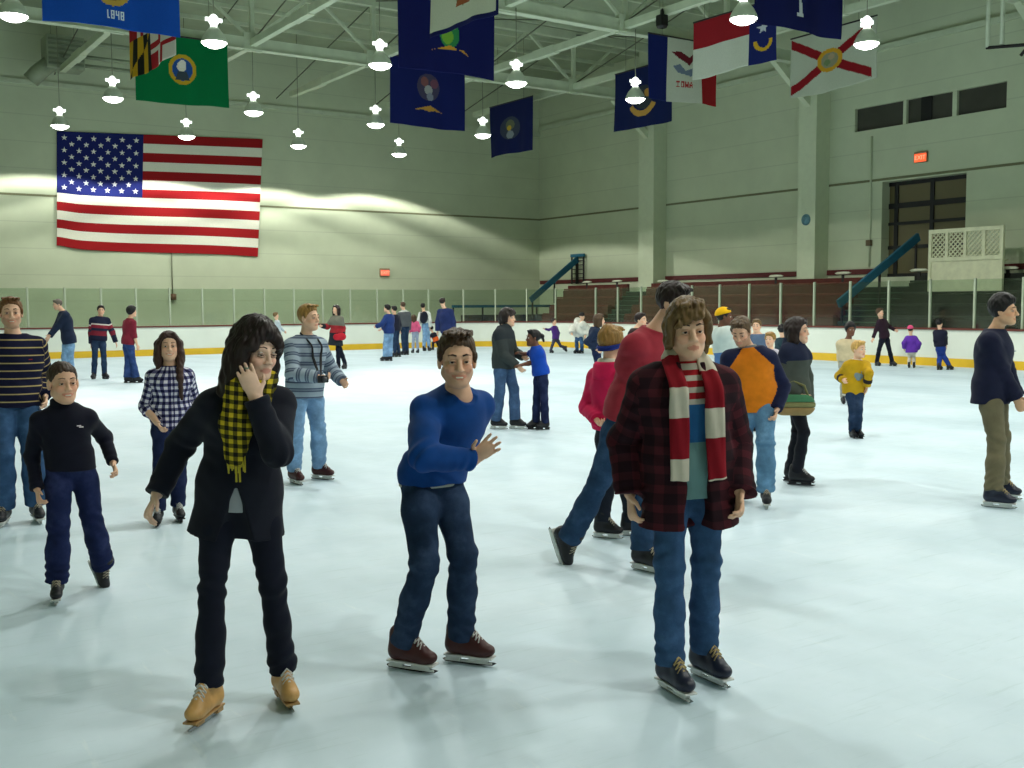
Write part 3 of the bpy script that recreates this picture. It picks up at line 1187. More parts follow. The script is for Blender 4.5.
FLAGS = [
    # name, label, axis, BL px, BR px, height m (None = from ratio), z of the bottom edge, painter
    ('hanging_flag', 'bright blue flag with white 1848 hanging at the top left', 'X', (43, 19), (180, 35), 2.05, 8.0, f_blue1848, 0),
    ('hanging_flag', 'yellow, black, red and white quartered flag in front of the green one', 'Y', (131, 79), (174, 55), 2.0, 8.0, f_maryland, 0),
    ('hanging_flag', 'green flag with a round gold rimmed portrait seal', 'X', (136, 99), (229, 108), 2.02, 8.0, f_green, 0),
    ('hanging_flag', 'large dark blue flag with a green and gold emblem behind the white flag', 'X', (398, 66), (495, 79), 2.75, 8.0, f_tall, 0),
    ('hanging_flag', 'white flag with a thin dark blue border at the top centre', 'Y', (432, 36), (497, 13), 2.0, 8.2, f_white, 0),
    ('hanging_flag', 'dark blue flag with a faded seal and gold ribbon below the large blue one', 'X', (391, 122), (465, 131), 2.25, 7.9, f_seal_ribbon, 0),
    ('hanging_flag', 'small dark blue flag with a tiny seal near the back corner', 'Y', (490, 157), (533, 149), 2.05, 7.9, f_small_seal, 0),
    ('hanging_flag', 'dark blue flag with a curved gold ribbon behind a lit lamp', 'Y', (615, 132), (671, 120), 2.05, 8.0, f_gold_ribbon, 0),
    ('hanging_flag', 'blue, white and red striped flag with an eagle and red IOWA', 'X', (648, 97), (717, 106), 1.9, 8.0, f_iowa, 0),
    ('hanging_flag', 'red over white flag with a blue starred end', 'Y', (693, 78), (776, 60), 1.6, 8.3, f_carolina, 0),
    ('hanging_flag', 'dark blue flag with a white palm trunk at the top right', 'X', (755, 23), (841, 37), 1.7, 8.3, f_palmetto, 0),
    ('hanging_flag', 'white flag with a dark red diagonal cross and round seal', 'Y', (790, 97), (876, 77), 1.75, 8.2, f_saltire, 0),
]
for k, (nm, lab, ax, bl, br, hh, zb, fn, _) in enumerate(FLAGS):
    pm = on_z((bl[0] + br[0]) / 2, (bl[1] + br[1]) / 2, zb)
    if ax == 'X':
        A, B = on_y(bl[0], bl[1], pm[1]), on_y(br[0], br[1], pm[1])
    else:
        A, B = on_x(bl[0], bl[1], pm[0]), on_x(br[0], br[1], pm[0])
    zm = (A[2] + B[2]) / 2
    A[2] = A[2] * 0.5 + zm * 0.5
    B[2] = B[2] * 0.5 + zm * 0.5
    print('flag', k, ax, A.round(2), B.round(2), 'w', round(float(np.linalg.norm(B - A)), 2))
    mid = (A + B) / 2
    root = empty(nm, (float(mid[0]), float(mid[1]), float(zm)))
    tag(root, lab, 'flag', 'flags hanging from the roof')
    a, b = A - np.array([mid[0], mid[1], zm]), B - np.array([mid[0], mid[1], zm])
    up = np.array([0, 0, hh])
    w = float(np.linalg.norm(B - A))
    res = 110
    o = face_grid('flag_cloth', (a, b, b + up, a + up), res, int(res * hh / w), fn, mkwave(k, 0.045, 0.05 if k != 11 else 0.12), M_flag)
    o.parent = root
    MB().tube([tuple(a + up), tuple(b + up)], 0.025, 8).build('flag_rod', M_iron, root)
    for p in (a * 0.8 + b * 0.2 + up, a * 0.2 + b * 0.8 + up):
        MB().tube([tuple(p), (p[0], p[1], ZR - 0.1 - zm)], 0.008, 6).build('hanging_cord', M_cord, root)

cors = [on_y(x, y, YW - 0.1) for x, y in ((57, 248), (258, 257), (263, 139), (57, 131))]
o0 = np.array([12.6, YW - 0.1, 6.2])


def uswave(U, V):
    return 0.02 * np.sin(U * 13 + V * 3) * (1.2 - V) - 0.03, -0.14 * np.exp(-((U - 0.0) / 0.12) ** 2) * 0 + 0.12 * np.exp(-(U / 0.07) ** 2) * (1 - V) * 0.8 - 0.05 * np.sin(U * 6.0) * (1 - V) * 0.6


o = face_grid('wall_flag', [p - o0 for p in cors], 440, 246, us_flag, uswave, M_flag)
o.location = tuple(o0)
tag(o, 'huge stars and stripes flag spread on the back wall', 'flag')
# ------------------------------------------------------------------ people: implicit surfaces
V3 = lambda *a: np.array(a, float)


def unit(v):
    v = np.asarray(v, float)
    return v / (np.linalg.norm(v) + 1e-12)


class Field:
    """signed distance samples on a grid; shapes are blended in one after another"""

    def __init__(self, lo, hi, h):
        self.h = h
        self.lo = np.asarray(lo, float) - 3 * h
        n = np.ceil((np.asarray(hi, float) + 3 * h - self.lo) / h).astype(int) + 1
        self.n = n
        self.d = np.full(n, 0.15, np.float32)
        self.ax = [(self.lo[i] + h * np.arange(n[i])).astype(np.float32) for i in range(3)]

    def _sl(self, lo, hi):
        a = np.clip(np.floor((np.asarray(lo) - self.lo) / self.h).astype(int), 0, self.n)
        b = np.clip(np.ceil((np.asarray(hi) - self.lo) / self.h).astype(int) + 1, 0, self.n)
        return tuple(slice(int(p), int(q)) for p, q in zip(a, b))

    def _pts(self, sl):
        return self.ax[0][sl[0]][:, None, None], self.ax[1][sl[1]][None, :, None], self.ax[2][sl[2]][None, None, :]

    def put(self, lo, hi, fn, k=0.02, op='add'):
        m = k + 3 * self.h
        sl = self._sl(np.asarray(lo) - m, np.asarray(hi) + m)
        if any(s.stop - s.start < 1 for s in sl):
            return
        b = fn(*self._pts(sl)).astype(np.float32)
        a = self.d[sl]
        if op == 'sub':
            b = -b
            hh = np.clip(0.5 - 0.5 * (b - a) / k, 0, 1)
            self.d[sl] = b * hh + a * (1 - hh) + k * hh * (1 - hh) if False else np.maximum(a, b) + np.maximum(k - np.abs(a - b), 0) ** 2 / (4 * k)
        elif op == 'cut':
            self.d[sl] = np.maximum(a, b)
        else:
            self.d[sl] = np.minimum(a, b) - np.maximum(k - np.abs(a - b), 0) ** 2 / (4 * k)

    def rc(self, a, b, r1, r2=None, k=0.02, flat=0, op='add'):
        """round cone; flat=1 cuts the far end square"""
        a, b = np.asarray(a, float), np.asarray(b, float)
        r2 = r1 if r2 is None else r2
        ba = b - a
        L2 = float(ba @ ba) + 1e-12
        L = math.sqrt(L2)
        R = max(r1, r2)

        def fn(x, y, z):
            px, py, pz = x - a[0], y - a[1], z - a[2]
            ax = (px * ba[0] + py * ba[1] + pz * ba[2]) / L2
            t = np.clip(ax, 0, 1)
            dd = np.sqrt((px - t * ba[0]) ** 2 + (py - t * ba[1]) ** 2 + (pz - t * ba[2]) ** 2) - (r1 + (r2 - r1) * t)
            if flat:
                dd = np.maximum(dd, (ax - 1) * L)
            return dd
        self.put(np.minimum(a, b) - R, np.maximum(a, b) + R, fn, k, op)
        return self

    def erc(self, a, b, r1, r2, lat, q, k=0.03, op='add', flat=0):
        """round cone with an elliptical section: radius r along lat, r*q across"""
        a, b = np.asarray(a, float), np.asarray(b, float)
        ba = b - a
        L = float(np.linalg.norm(ba)) + 1e-9
        w = ba / L
        lat = unit(np.asarray(lat) - w * (np.asarray(lat) @ w))
        fr = np.cross(w, lat)
        R = max(r1, r2) * max(1, q)

        def fn(x, y, z):
            px, py, pz = x - a[0], y - a[1], z - a[2]
            ax = px * w[0] + py * w[1] + pz * w[2]
            t = np.clip(ax, 0, L)
            vl = px * lat[0] + py * lat[1] + pz * lat[2]
            vf = (px * fr[0] + py * fr[1] + pz * fr[2]) / q
            va = ax - t
            dd = (np.sqrt(vl ** 2 + vf ** 2 + va ** 2) - (r1 + (r2 - r1) * t / L)) * (0.5 + 0.5 * min(q, 1 / q))
            if flat:
                dd = np.maximum(dd, ax - L)
            return dd
        self.put(np.minimum(a, b) - R, np.maximum(a, b) + R, fn, k, op)
        return self

    def ell(self, ce, axes, rad, k=0.02, op='add'):
        """ellipsoid with axes as rows"""
        ce = np.asarray(ce, float)
        A = np.asarray(axes, float)
        rad = np.asarray(rad, float)
        ext = np.sqrt(((A * rad[:, None]) ** 2).sum(0))

        def fn(x, y, z):
            px, py, pz = x - ce[0], y - ce[1], z - ce[2]
            q = [(px * A[i, 0] + py * A[i, 1] + pz * A[i, 2]) / rad[i] for i in range(3)]
            k0 = np.sqrt(q[0] ** 2 + q[1] ** 2 + q[2] ** 2)
            k1 = np.sqrt((q[0] / rad[0]) ** 2 + (q[1] / rad[1]) ** 2 + (q[2] / rad[2]) ** 2) + 1e-9
            return k0 * (k0 - 1) / k1
        self.put(ce - ext, ce + ext, fn, k, op)
        return self

    def cutplane(self, pt, n, lo=None, hi=None):
        """remove everything on the side n points to"""
        pt, n = np.asarray(pt, float), unit(n)
        lo = self.lo if lo is None else lo
        hi = self.lo + self.h * self.n if hi is None else hi
        sl = self._sl(lo, hi)
        x, y, z = self._pts(sl)
        self.d[sl] = np.maximum(self.d[sl], ((x - pt[0]) * n[0] + (y - pt[1]) * n[1] + (z - pt[2]) * n[2]).astype(np.float32))
        return self

    def folds(self, items, amp=0.0, scale=14.0, seed=0):
        """cloth creases near the surface: items (centre, radius, amplitude, axis, wavelength)"""
        I = np.nonzero(np.abs(self.d) < max(0.03, 2.5 * self.h))
        P = np.stack([self.ax[i][I[i]] for i in range(3)], 1)
        rnd = np.random.RandomState(seed)
        w = np.zeros(len(P), np.float32)
        ph = rnd.uniform(0, 6.28, 6)
        warp = np.sin(P @ V3(11, 5, 3) + ph[0]) + np.sin(P @ V3(-4, 12, 7) + ph[1])
        if amp:
            kk = rnd.normal(size=(4, 3)) * V3(0.7, 0.7, 1.2)
            for i in range(4):
                w += amp * 0.5 * np.sin(P @ (kk[i] * scale) + ph[2 + i] + warp)
        mask = 0.55 + 0.45 * np.sin(P @ V3(17, -13, 9) + ph[3] + warp) * np.sin(P @ V3(-9, 15, 21) + ph[4])
        for ce, r, a, axis, wl in items:
            q = ((P - ce) ** 2).sum(1) / r ** 2
            ax_ = unit(unit(axis) + 0.35 * rnd.normal(size=3) * V3(1, 1, .3))
            w += 0.75 * a * np.exp(-q) * mask * np.sin((P @ ax_) * 6.283 / (wl * 1.35) + 1.7 * warp + rnd.uniform(0, 6))
        self.d[I] += w
        return self

    def surface(self):
        d, h = self.d, self.h
        for i in range(3):
            sl = [slice(None)] * 3
            for e in (0, -1):
                sl[i] = e
                d[tuple(sl)] = np.maximum(d[tuple(sl)], 0.01)
        s = d < 0
        nx, ny, nz = d.shape
        cnt = np.zeros((nx - 1, ny - 1, nz - 1), np.int8)
        for a in (0, 1):
            for b in (0, 1):
                for e in (0, 1):
                    cnt += s[a:nx - 1 + a, b:ny - 1 + b, e:nz - 1 + e]
        act = (cnt > 0) & (cnt < 8)
        I, J, K = np.nonzero(act)
        idx = np.full(act.shape, -1, np.int32)
        idx[act] = np.arange(len(I))
        Pp = np.zeros((len(I), 3))
        W = np.zeros(len(I))
        cs = [(a, b, e) for a in (0, 1) for b in (0, 1) for e in (0, 1)]
        for ca in cs:
            for ax in range(3):
                if ca[ax] == 1:
                    continue
                cb = list(ca); cb[ax] = 1
                da = d[I + ca[0], J + ca[1], K + ca[2]]
                db = d[I + cb[0], J + cb[1], K + cb[2]]
                x = (da < 0) != (db < 0)
                t = np.where(x, da / np.where(x, da - db, 1), 0)
                p = np.tile(np.array(ca, float), (len(I), 1))
                p[:, ax] += t
                Pp += p * x[:, None]
                W += x
        verts = self.lo + h * (np.stack([I, J, K], 1) + Pp / W[:, None])
        faces = []
        for ax in range(3):
            o1, o2 = [(1, 2), (2, 0), (0, 1)][ax]
            n_ = [nx, ny, nz]
            s0 = [slice(1, n_[i] - 1) for i in range(3)]
            s1 = list(s0)
            s0[ax] = slice(0, n_[ax] - 1)
            s1[ax] = slice(1, n_[ax])
            A, B = s[tuple(s0)], s[tuple(s1)]
            df = A != B
            c_ = np.stack(np.nonzero(df), 1)
            c_[:, o1] += 1
            c_[:, o2] += 1
            flip = ~A[df]

            def cell(da, db):
                q = c_.copy()
                q[:, o1] -= da
                q[:, o2] -= db
                return idx[q[:, 0], q[:, 1], q[:, 2]]
            f = np.stack([cell(1, 1), cell(0, 1), cell(0, 0), cell(1, 0)], 1)
            f[flip] = f[flip][:, ::-1]
            faces.append(f)
        return verts, np.concatenate(faces)


# ------------------------------------------------------------------ skates
_skates = {}


def skate(parent, kind, S, M4, near):
    """ice skate built in the frame of the ankle: x across, y forward, z up; blade bottom at -0.155*S"""
    key = (kind, round(S, 2), near)
    boot_col, hold_col, lace_col, fig = kind
    if key not in _skates:
        hb = 0.006 if near else 0.011
        F = Field((-.09, -.15, -.13), (.09, .25, .13), hb)
        F.rc((0, .002, .05), (0, -.008, 0), .053, .052, .02)
        F.rc((0, -.045, .02), (0, -.05, -.06), .042, .044, .02)
        F.erc((0, -.04, -.062), (0, .12, -.078), .044, .044, (1, 0, 0), 0.95, .03)
        F.ell((0, .15, -.078), np.eye(3), (.044, .055, .032), .02)
        F.rc((0, .02, .03), (0, .11, -.045), .032, .028, .03)
        F.rc((0, .03, .055), (0, .035, .03), .024, .024, .015)
        F.cutplane((0, 0, -.108), (0, 0, -1))
        F.cutplane((0, 0, .085), (0, 0, 1))
        v, f = F.surface()
        v = v * np.array([.9, .86, 1.0])
        bm_ = np_mesh('boot', v * S, f)
        bm_.materials.append(boot_col)
        mb = MB()
        mb.box((-.036, -.095, -.116), (.036, .2, -.106), bevel=.004)
        if fig:
            mb.box((-.026, -.095, -.14), (.026, -.035, -.116), bevel=.003)
            mb.box((-.012, -.08, -.142), (.012, -.04, -.116)).box((-.012, .07, -.142), (.012, .14, -.116))
        else:
            mb.box((-.016, -.09, -.144), (.016, -.005, -.114), bevel=.004).box((-.016, .05, -.144), (.016, .165, -.114), bevel=.004)
            mb.box((-.01, -.1, -.146), (.01, .19, -.136), bevel=.003)
        bmesh.ops.scale(mb.bm, vec=(S * .9, S * .86, S), verts=mb.bm.verts[:])
        hm = mb.mesh('blade_holder')
        hm.materials.append(hold_col)
        mb = MB()
        pr = [(-.115, -.140), (-.1, -.152), (-.02, -.155), (.1, -.155), (.19, -.15), (.215, -.137), (.2, -.134), (-.1, -.134)]
        a = [mb.bm.verts.new((-.0025, y, z)) for y, z in pr]
        b = [mb.bm.verts.new((.0025, y, z)) for y, z in pr]
        mb.bm.faces.new(a)
        mb.bm.faces.new(b[::-1])
        for i in range(len(pr)):
            j = (i + 1) % len(pr)
            mb.bm.faces.new((a[i], b[i], b[j], a[j]))
        bmesh.ops.scale(mb.bm, vec=(S * .9, S * .86, S), verts=mb.bm.verts[:])
        bl = mb.mesh('blade')
        bl.materials.append(plain('dark_runner', c(40, 42, 46), 0.35, 0.3) if kind is K_redhockey else plain('steel_blade', c(170, 176, 176), 0.25, 0.7))
        la = None
        if near:
            mb = MB()
            for i in range(5):
                t_ = i / 4.0
                y, z = .058 + .066 * t_, .026 - .06 * t_
                for sg in (1, -1):
                    mb.tube([(-.03 * sg, y - .008, z - .004), (0, y + .006, z + .012), (.03 * sg, y + .012, z - .016)], .0042, 6)
            bmesh.ops.scale(mb.bm, vec=(S * .9, S * .86, S), verts=mb.bm.verts[:])
            la = mb.mesh('laces')
            la.materials.append(lace_col)
        _skates[key] = (bm_, hm, bl, la)
    bm_, hm, bl, la = _skates[key]
    o = link('ice_skate', bm_, None, parent)
    o.matrix_local = Matrix(M4.tolist())
    link('blade_holder', hm, None, o)
    link('blade', bl, None, o)
    if la is not None:
        link('laces', la, None, o)
    return o


K_black = (plain('black_boot', c(22, 24, 30), 0.5), plain('black_holder', c(24, 24, 28), 0.5), plain('white_lace', c(200, 200, 196), 0.8), False)
K_hockey = (plain('black_boot', c(22, 24, 30), 0.5), plain('white_holder', c(214, 218, 214), 0.5), plain('grey_lace', c(170, 160, 140), 0.8), False)
K_redhockey = (plain('red_black_boot', c(64, 24, 24), 0.5), plain('white_holder', c(214, 218, 214), 0.5), plain('white_lace', c(200, 200, 196), 0.8), False)
K_tan = (plain('tan_boot', c(196, 152, 92), 0.45, vary=0.18, scale=14), plain('tan_sole', c(168, 134, 86), 0.5), plain('white_lace', c(222, 222, 210), 0.8), True)
K_navy = (plain('navy_boot', c(26, 32, 52), 0.4), plain('white_holder', c(214, 218, 214), 0.5), plain('tan_lace', c(170, 150, 100), 0.8), False)
K_far = (plain('dark_boot', c(30, 30, 36), 0.5), plain('black_holder', c(24, 24, 28), 0.5), plain('white_lace', c(200, 200, 196), 0.8), False)


# ------------------------------------------------------------------ skeleton helpers
def face_dir(deg):
    """0 faces the camera, 90 faces picture right, 180 away"""
    a = R_(deg)
    return V3(math.sin(a), -math.cos(a), 0)


def left_dir(deg):
    a = R_(deg)
    return V3(math.cos(a), math.sin(a), 0)


SKIN = {'fair': (228, 184, 154), 'pale': (232, 194, 170), 'tan': (222, 176, 146), 'brown': (104, 68, 50), 'olive': (212, 168, 132)}


def lin3(rgb):
    return np.array(c(*rgb)[:3])


PEOPLE = []
ONLY = None


class Person:
    def __init__(self, label, S, base, phi, pel, neck, head, R, L, RL, LL, hy=None, hp=0, hr=0, hs=None, sex='m',
                 skin='fair', top=None, pants=None, hair=None, skates=None, cphi=None, smile=False, build=1.0, extra=None, group=None, beard=None, legbuild=None, squint=False):
        self.S, self.phi = S, phi
        self.cphi = phi if cphi is None else cphi
        self.build = build
        g = on_z(base[0], base[1], 0.0)
        self.a = unit(V3(g[0], g[1], 0))
        self.r = V3(self.a[1], -self.a[0], 0)
        self.g = V3(g[0], g[1], 0)
        self.D = float(np.linalg.norm(self.g))
        self.rz = math.atan2(self.r[1], self.r[0])
        self.near = self.D < 12.5
        self.hv = float(np.clip(0.00085 * self.D, 0.0046, 0.0165))
        self.root = empty('person', tuple(self.g), self.rz)
        tag(self.root, label, 'person', group)
        S_ = S
        self.front, self.left = face_dir(phi), left_dir(phi)
        self.cfront, self.cleft = face_dir(self.cphi), left_dir(self.cphi)
        hs = (0.55 + 0.45 * S) if hs is None else hs
        self.hs = hs
        self.sex = sex
        P = self.px(*pel)
        N = self.px(*neck)
        self.spine = unit(N - P)
        self.P, self.N = P, N
        self.H = self.px(*head)
        f_ = sex == 'f'
        hipw = 0.083 * S_ * (0.5 + 0.5 * build)
        sh = (0.168 if not f_ else 0.145) * S_ * (0.6 + 0.4 * build)
        self.hips = {'R': P - self.left * hipw, 'L': P + self.left * hipw}
        shc = N - self.spine * 0.088 * S_
        self.shoulders = {'R': shc - self.cleft * sh, 'L': shc + self.cleft * sh}
        self.arm, self.leg, self.foot = {}, {}, {}
        for s, q in (('R', R), ('L', L)):
            A = self.shoulders[s]
            W = self.px(*q[1])
            l1, l2 = 0.285 * S_, 0.25 * S_
            dist = np.linalg.norm(W - A)
            if dist > (l1 + l2) * 1.08:
                W = A + (W - A) * (l1 + l2) * 1.08 / dist
            E_ = self.ik(A, W, l1, l2, q[0], -self.cfront * 0.6 + V3(0, 0, -0.3))
            opt = q[2] if len(q) > 2 else {}
            self.arm[s] = (A, E_, W, opt)
        for s, q in (('R', RL), ('L', LL)):
            A = self.hips[s]
            ank = q[1]
            opt = q[3] if len(q) > 3 else {}
            ah = 0.155 * S_
            if opt.get('up') is None:
                if self.D < 12.5:
                    w = on_z(ank[0], ank[1], ah)
                    W = self.loc(w)
                    if len(ank) > 2:
                        W[1] = ank[2]
                else:
                    W = self.px(*ank)
                W[2] = ah
            else:
                W = self.px(*ank)
                W[2] = max(W[2], ah + 0.02)
            l1, l2 = 0.425 * S_, 0.415 * S_
            K_ = self.ik(A, W, l1, l2, q[0], self.front)
            self.leg[s] = (A, K_, W)
            self.foot[s] = (q[2], opt.get('pitch', 0.0))
        hy = phi if hy is None else hy
        ff, ll = face_dir(hy), left_dir(hy)
        cp, sp = math.cos(R_(hp)), math.sin(R_(hp))
        f = ff * cp - V3(0, 0, sp)
        u = ff * sp + V3(0, 0, cp)
        cr, sr = math.cos(R_(hr)), math.sin(R_(hr))
        l2_, u2 = ll * cr + u * sr, u * cr - ll * sr
        self.hl, self.hf, self.hu = l2_, f, u2
        self.skin = SKIN[skin]
        self.smile, self.beard, self.squint = smile, beard, squint
        self.legbuild = build if legbuild is None else legbuild
        self.make(top, pants, hair, skates)
        if extra:
            extra(self)
        PEOPLE.append(self)

    # --- picture point at a depth offset -> person frame (x right, y away, z up)
    def px(self, x, y, o=0.0):
        d = ray(x, y)
        dl = V3(d @ self.r, d @ self.a, d[2])
        cl = V3((CAM - self.g) @ self.r, (CAM - self.g) @ self.a, HCAM)
        return cl + dl * ((o - cl[1]) / dl[1])

    def loc(self, w):
        w = np.asarray(w) - self.g
        return V3(w @ self.r, w @ self.a, w[2])

    def to_px(self, p):
        return proj(self.g + self.r * p[0] + self.a * p[1] + V3(0, 0, p[2]))

    def world(self, p):
        return self.g + self.r * p[0] + self.a * p[1] + V3(0, 0, p[2])

    def ik(self, A, W, l1, l2, hint, pref):
        v = W - A
        d = np.linalg.norm(v)
        if d > (l1 + l2) * 0.995:
            k = d / (l1 + l2) / 0.995
            l1, l2 = l1 * k, l2 * k
        u = v / d
        x = (d * d + l1 * l1 - l2 * l2) / (2 * d)
        rr = math.sqrt(max(0.0, l1 * l1 - x * x))
        a = unit(np.cross(u, V3(0.31, 0.2, 0.9)))
        b = np.cross(u, a)
        best, bp = 1e18, None
        for k in range(90):
            t_ = k * math.pi / 45
            o = a * math.cos(t_) + b * math.sin(t_)
            p = A + u * x + o * rr
            q = self.to_px(p)
            e = math.hypot(q[0] - hint[0], q[1] - hint[1]) * self.D / FPX - 0.35 * rr * float(o @ pref)
            if e < best:
                best, bp = e, p
        return bp

    def hd(self, l, f, u):
        return self.H + (self.hl * l + self.hf * f + self.hu * u) * self.hs

    def field(self, h=None):
        pts = [self.P, self.N, self.H]
        for s in 'RL':
            pts += list(self.arm[s][:3]) + list(self.leg[s])
        pts = np.array(pts)
        lo, hi = pts.min(0) - 0.3, pts.max(0) + 0.3
        lo[2] = max(lo[2], -0.02)
        return Field(lo, hi, h or self.hv)

    # --- shapes
    def torso(self, F, e, hem=None, flare=0.0, belly=0.0):
        S, b = self.S, self.build
        f_ = self.sex == 'f'
        P, N, sp = self.P, self.N, self.spine
        T = float(np.linalg.norm(N - P))
        cl = self.cleft
        ml = unit(self.left + cl)
        cf = np.cross(cl, sp)
        cf = cf if cf @ self.cfront > 0 else -cf
        hipr = (0.162 if f_ else 0.158) * S * b
        wr = (0.125 if f_ else 0.145) * S * b
        cr = (0.15 if f_ else 0.168) * S * b
        A = lambda l: np.stack([l, unit(np.cross(sp, l)), sp])
        if hem is not None and hem < -0.02:
            F.erc(P + sp * 0.02, P + sp * (hem - 0.02), hipr + e, hipr + e + flare, self.left, 0.74, 0.04)
        F.ell(P + sp * 0.03 * S, A(self.left), (hipr + e, (0.118 if f_ else 0.112) * S * b + e, 0.14 * S + e), 0.05)
        F.erc(P + sp * 0.1 * T, P + sp * 0.62 * T, wr + e + belly * 0.4, cr * 0.96 + e, ml, 0.72, 0.06)
        if belly:
            F.ell(P + sp * 0.22 * T + cf * 0.05 * S, A(ml), (0.14 * S * b + e, 0.1 * S + e + belly, 0.16 * S + e), 0.06)
        F.ell(P + sp * 0.64 * T, A(cl), (cr + e, 0.118 * S * b + e, 0.17 * S + e), 0.06)
        if f_ and S > 0.85:
            for s in (-1, 1):
                F.ell(P + sp * 0.68 * T + cl * s * 0.075 * S + cf * 0.085 * S, A(cl), (0.06 * S + e * .6, 0.055 * S + e * .6, 0.06 * S + e * .6), 0.05)
        for s in 'RL':
            F.rc(N - sp * 0.045 * S, self.shoulders[s], 0.05 * S + e * .8, 0.052 * S + e * .8, 0.05)
        F.rc(N - sp * 0.09 * S, N + sp * 0.0 * S, 0.08 * S + e * .6, 0.056 * S + e * .6, 0.05)
        return cf

    def arms(self, F, e, upto='wrist', k=0.03, cuff=0.0):
        S = self.S * (0.7 + 0.3 * self.build)
        for s in 'RL':
            A, E_, W, o = self.arm[s]
            F.rc(A, E_, 0.054 * S + e, 0.043 * S + e, k)
            if upto == 'wrist':
                F.rc(E_, W, 0.043 * S + e, 0.032 * S + e + cuff, k, flat=1)
            elif upto == 'half':
                F.rc(E_, E_ + (W - E_) * 0.35, 0.043 * S + e, 0.043 * S + e + cuff, k, flat=1)
        return F

    def make(self, top, pants, hair, skates):
        S, hs = self.S, self.hs
        top, pants, hair = dict(top), dict(pants), dict(hair)
        n = self.near
        # ---- body: one continuous skin
        F = self.field()
        self.torso(F, -0.012)
        short = top.get('sleeve', 'long')
        Sa = S * (0.7 + 0.3 * self.build)
        for s in 'RL':
            A, E_, W, o = self.arm[s]
            F.rc(A, E_, 0.045 * Sa, 0.036 * Sa, 0.03)
            F.rc(E_, E_ + (W - E_) * 0.3, 0.037 * Sa, 0.039 * Sa, 0.02)
            F.rc(E_ + (W - E_) * 0.3, W, 0.039 * Sa, 0.026 * Sa, 0.02)
            self.hand(F, s, W, unit(W - E_), o)
            A, K_, W = self.leg[s]
            b = self.legbuild
            F.rc(A, K_, 0.07 * S * b, 0.045 * S * b, 0.03)
            F.rc(K_, W, 0.045 * S * b, 0.031 * S, 0.03)
            fy, fp = self.foot[s]
            fd = face_dir(fy) * math.cos(R_(fp)) - V3(0, 0, math.sin(R_(fp)))
            fu = face_dir(fy) * math.sin(R_(fp)) + V3(0, 0, math.cos(R_(fp)))
            F.rc(W, W + fd * 0.05 * S - fu * 0.05 * S, 0.029 * S, 0.024 * S, 0.02)
        # neck and head
        F.rc(self.N - self.spine * 0.02 * S, self.hd(0, -0.022, -0.06), 0.058 * S, 0.052 * hs, 0.03)
        hd, AX = self.hd, np.stack([self.hl, self.hf, self.hu])
        sex_f = self.sex == 'f' or S < .9
        E = lambda l, f, u, r, k=0.02, op='add': F.ell(hd(l, f, u), AX, np.array(r) * hs, k * hs, op)
        E(0, -0.015, 0.035, (.076, .096, .086), .02)
        E(0, .028, -.04, (.060, .062, .074), .03)
        F.rc(hd(0, .06, -.094), hd(0, .078, -.096), .021 * hs, .018 * hs, .03 * hs)
        for s in (-1, 1):
            F.rc(hd(.052 * s, .0, -.058), hd(.02 * s, .062, -.094), .018 * hs, .018 * hs, .03 * hs)
            E(.036 * s, .062, -.03, (.024, .022, .024), .02)
            E(.079 * s, -.004, -.008, (.010, .024, .034), .008)
            E(.033 * s, .100, .002, (.017, .016, .012), .012, 'sub')
        fem = 1.0 if sex_f else 0.0
        F.rc(hd(-.036, .078 - .004 * fem, .024), hd(.036, .078 - .004 * fem, .024), (.013 - .003 * fem) * hs, (.013 - .003 * fem) * hs, .015 * hs)
        F.rc(hd(0, .087, .012), hd(0, .112 - .006 * fem, -.030), (.0085 - .001 * fem) * hs, (.0125 - .003 * fem) * hs, .012 * hs)
        for s in (-1, 1):
            E(.012 * s, .100, -.034, (.009, .010, .008), .008)
        F.rc(hd(-.018, .084, -.062), hd(.018, .084, -.062), .0085 * hs, .0085 * hs, .008 * hs)
        F.rc(hd(-.014, .083, -.074), hd(.014, .083, -.074), .0085 * hs, .0085 * hs, .008 * hs)
        if self.smile:
            F.rc(hd(-.034, .07, -.056), hd(-.014, .087, -.0785), .006 * hs, .007 * hs, .006 * hs)
            F.rc(hd(.034, .07, -.056), hd(.014, .087, -.0785), .006 * hs, .007 * hs, .006 * hs)
        v, f = F.surface()
        # natural colouring of the skin: lips, cheeks, beard
        hl = (v - self.H) @ AX.T / hs
        col = np.tile(lin3(self.skin), (len(v), 1))
        mw = 0.033 if self.smile else 0.026
        lip = (np.abs(hl[:, 0]) < mw) & (np.abs(hl[:, 2] + .068 - (8 * hl[:, 0] ** 2 if self.smile else 0)) < .011 * (1.15 - np.abs(hl[:, 0]) / (mw * 1.5))) & (hl[:, 1] > .06)
        inhead = (np.abs(hl) < np.array([.12, .14, .16])).all(1)
        if self.beard:
            bm_ = inhead & (hl[:, 1] > -0.01) & (hl[:, 2] < -.03) & ~((hl[:, 2] > -.052) & (np.abs(hl[:, 0]) < .02)) & (hl[:, 2] > -.125)
            bm_ &= ~((np.abs(hl[:, 0]) < .045) & (hl[:, 2] > -.045))
            col[bm_] = col[bm_] * (1 - self.beard[1]) + lin3(self.beard[0]) * self.beard[1]
        lc = lin3(self.skin) * np.array([0.80, 0.54, 0.55])
        col[lip & inhead] = lc
        ck = inhead & (np.hypot(np.abs(hl[:, 0]) - .042, hl[:, 2] + .03) < .022) & (hl[:, 1] > .03)
        col[ck] = col[ck] * np.array([1.04, 0.9, 0.88])
        me = np_mesh('body', v, f, cols=np.concatenate([col, np.ones((len(v), 1))], 1))
        link('body', me, colattr('skin', 0.55, 0.35), self.root)
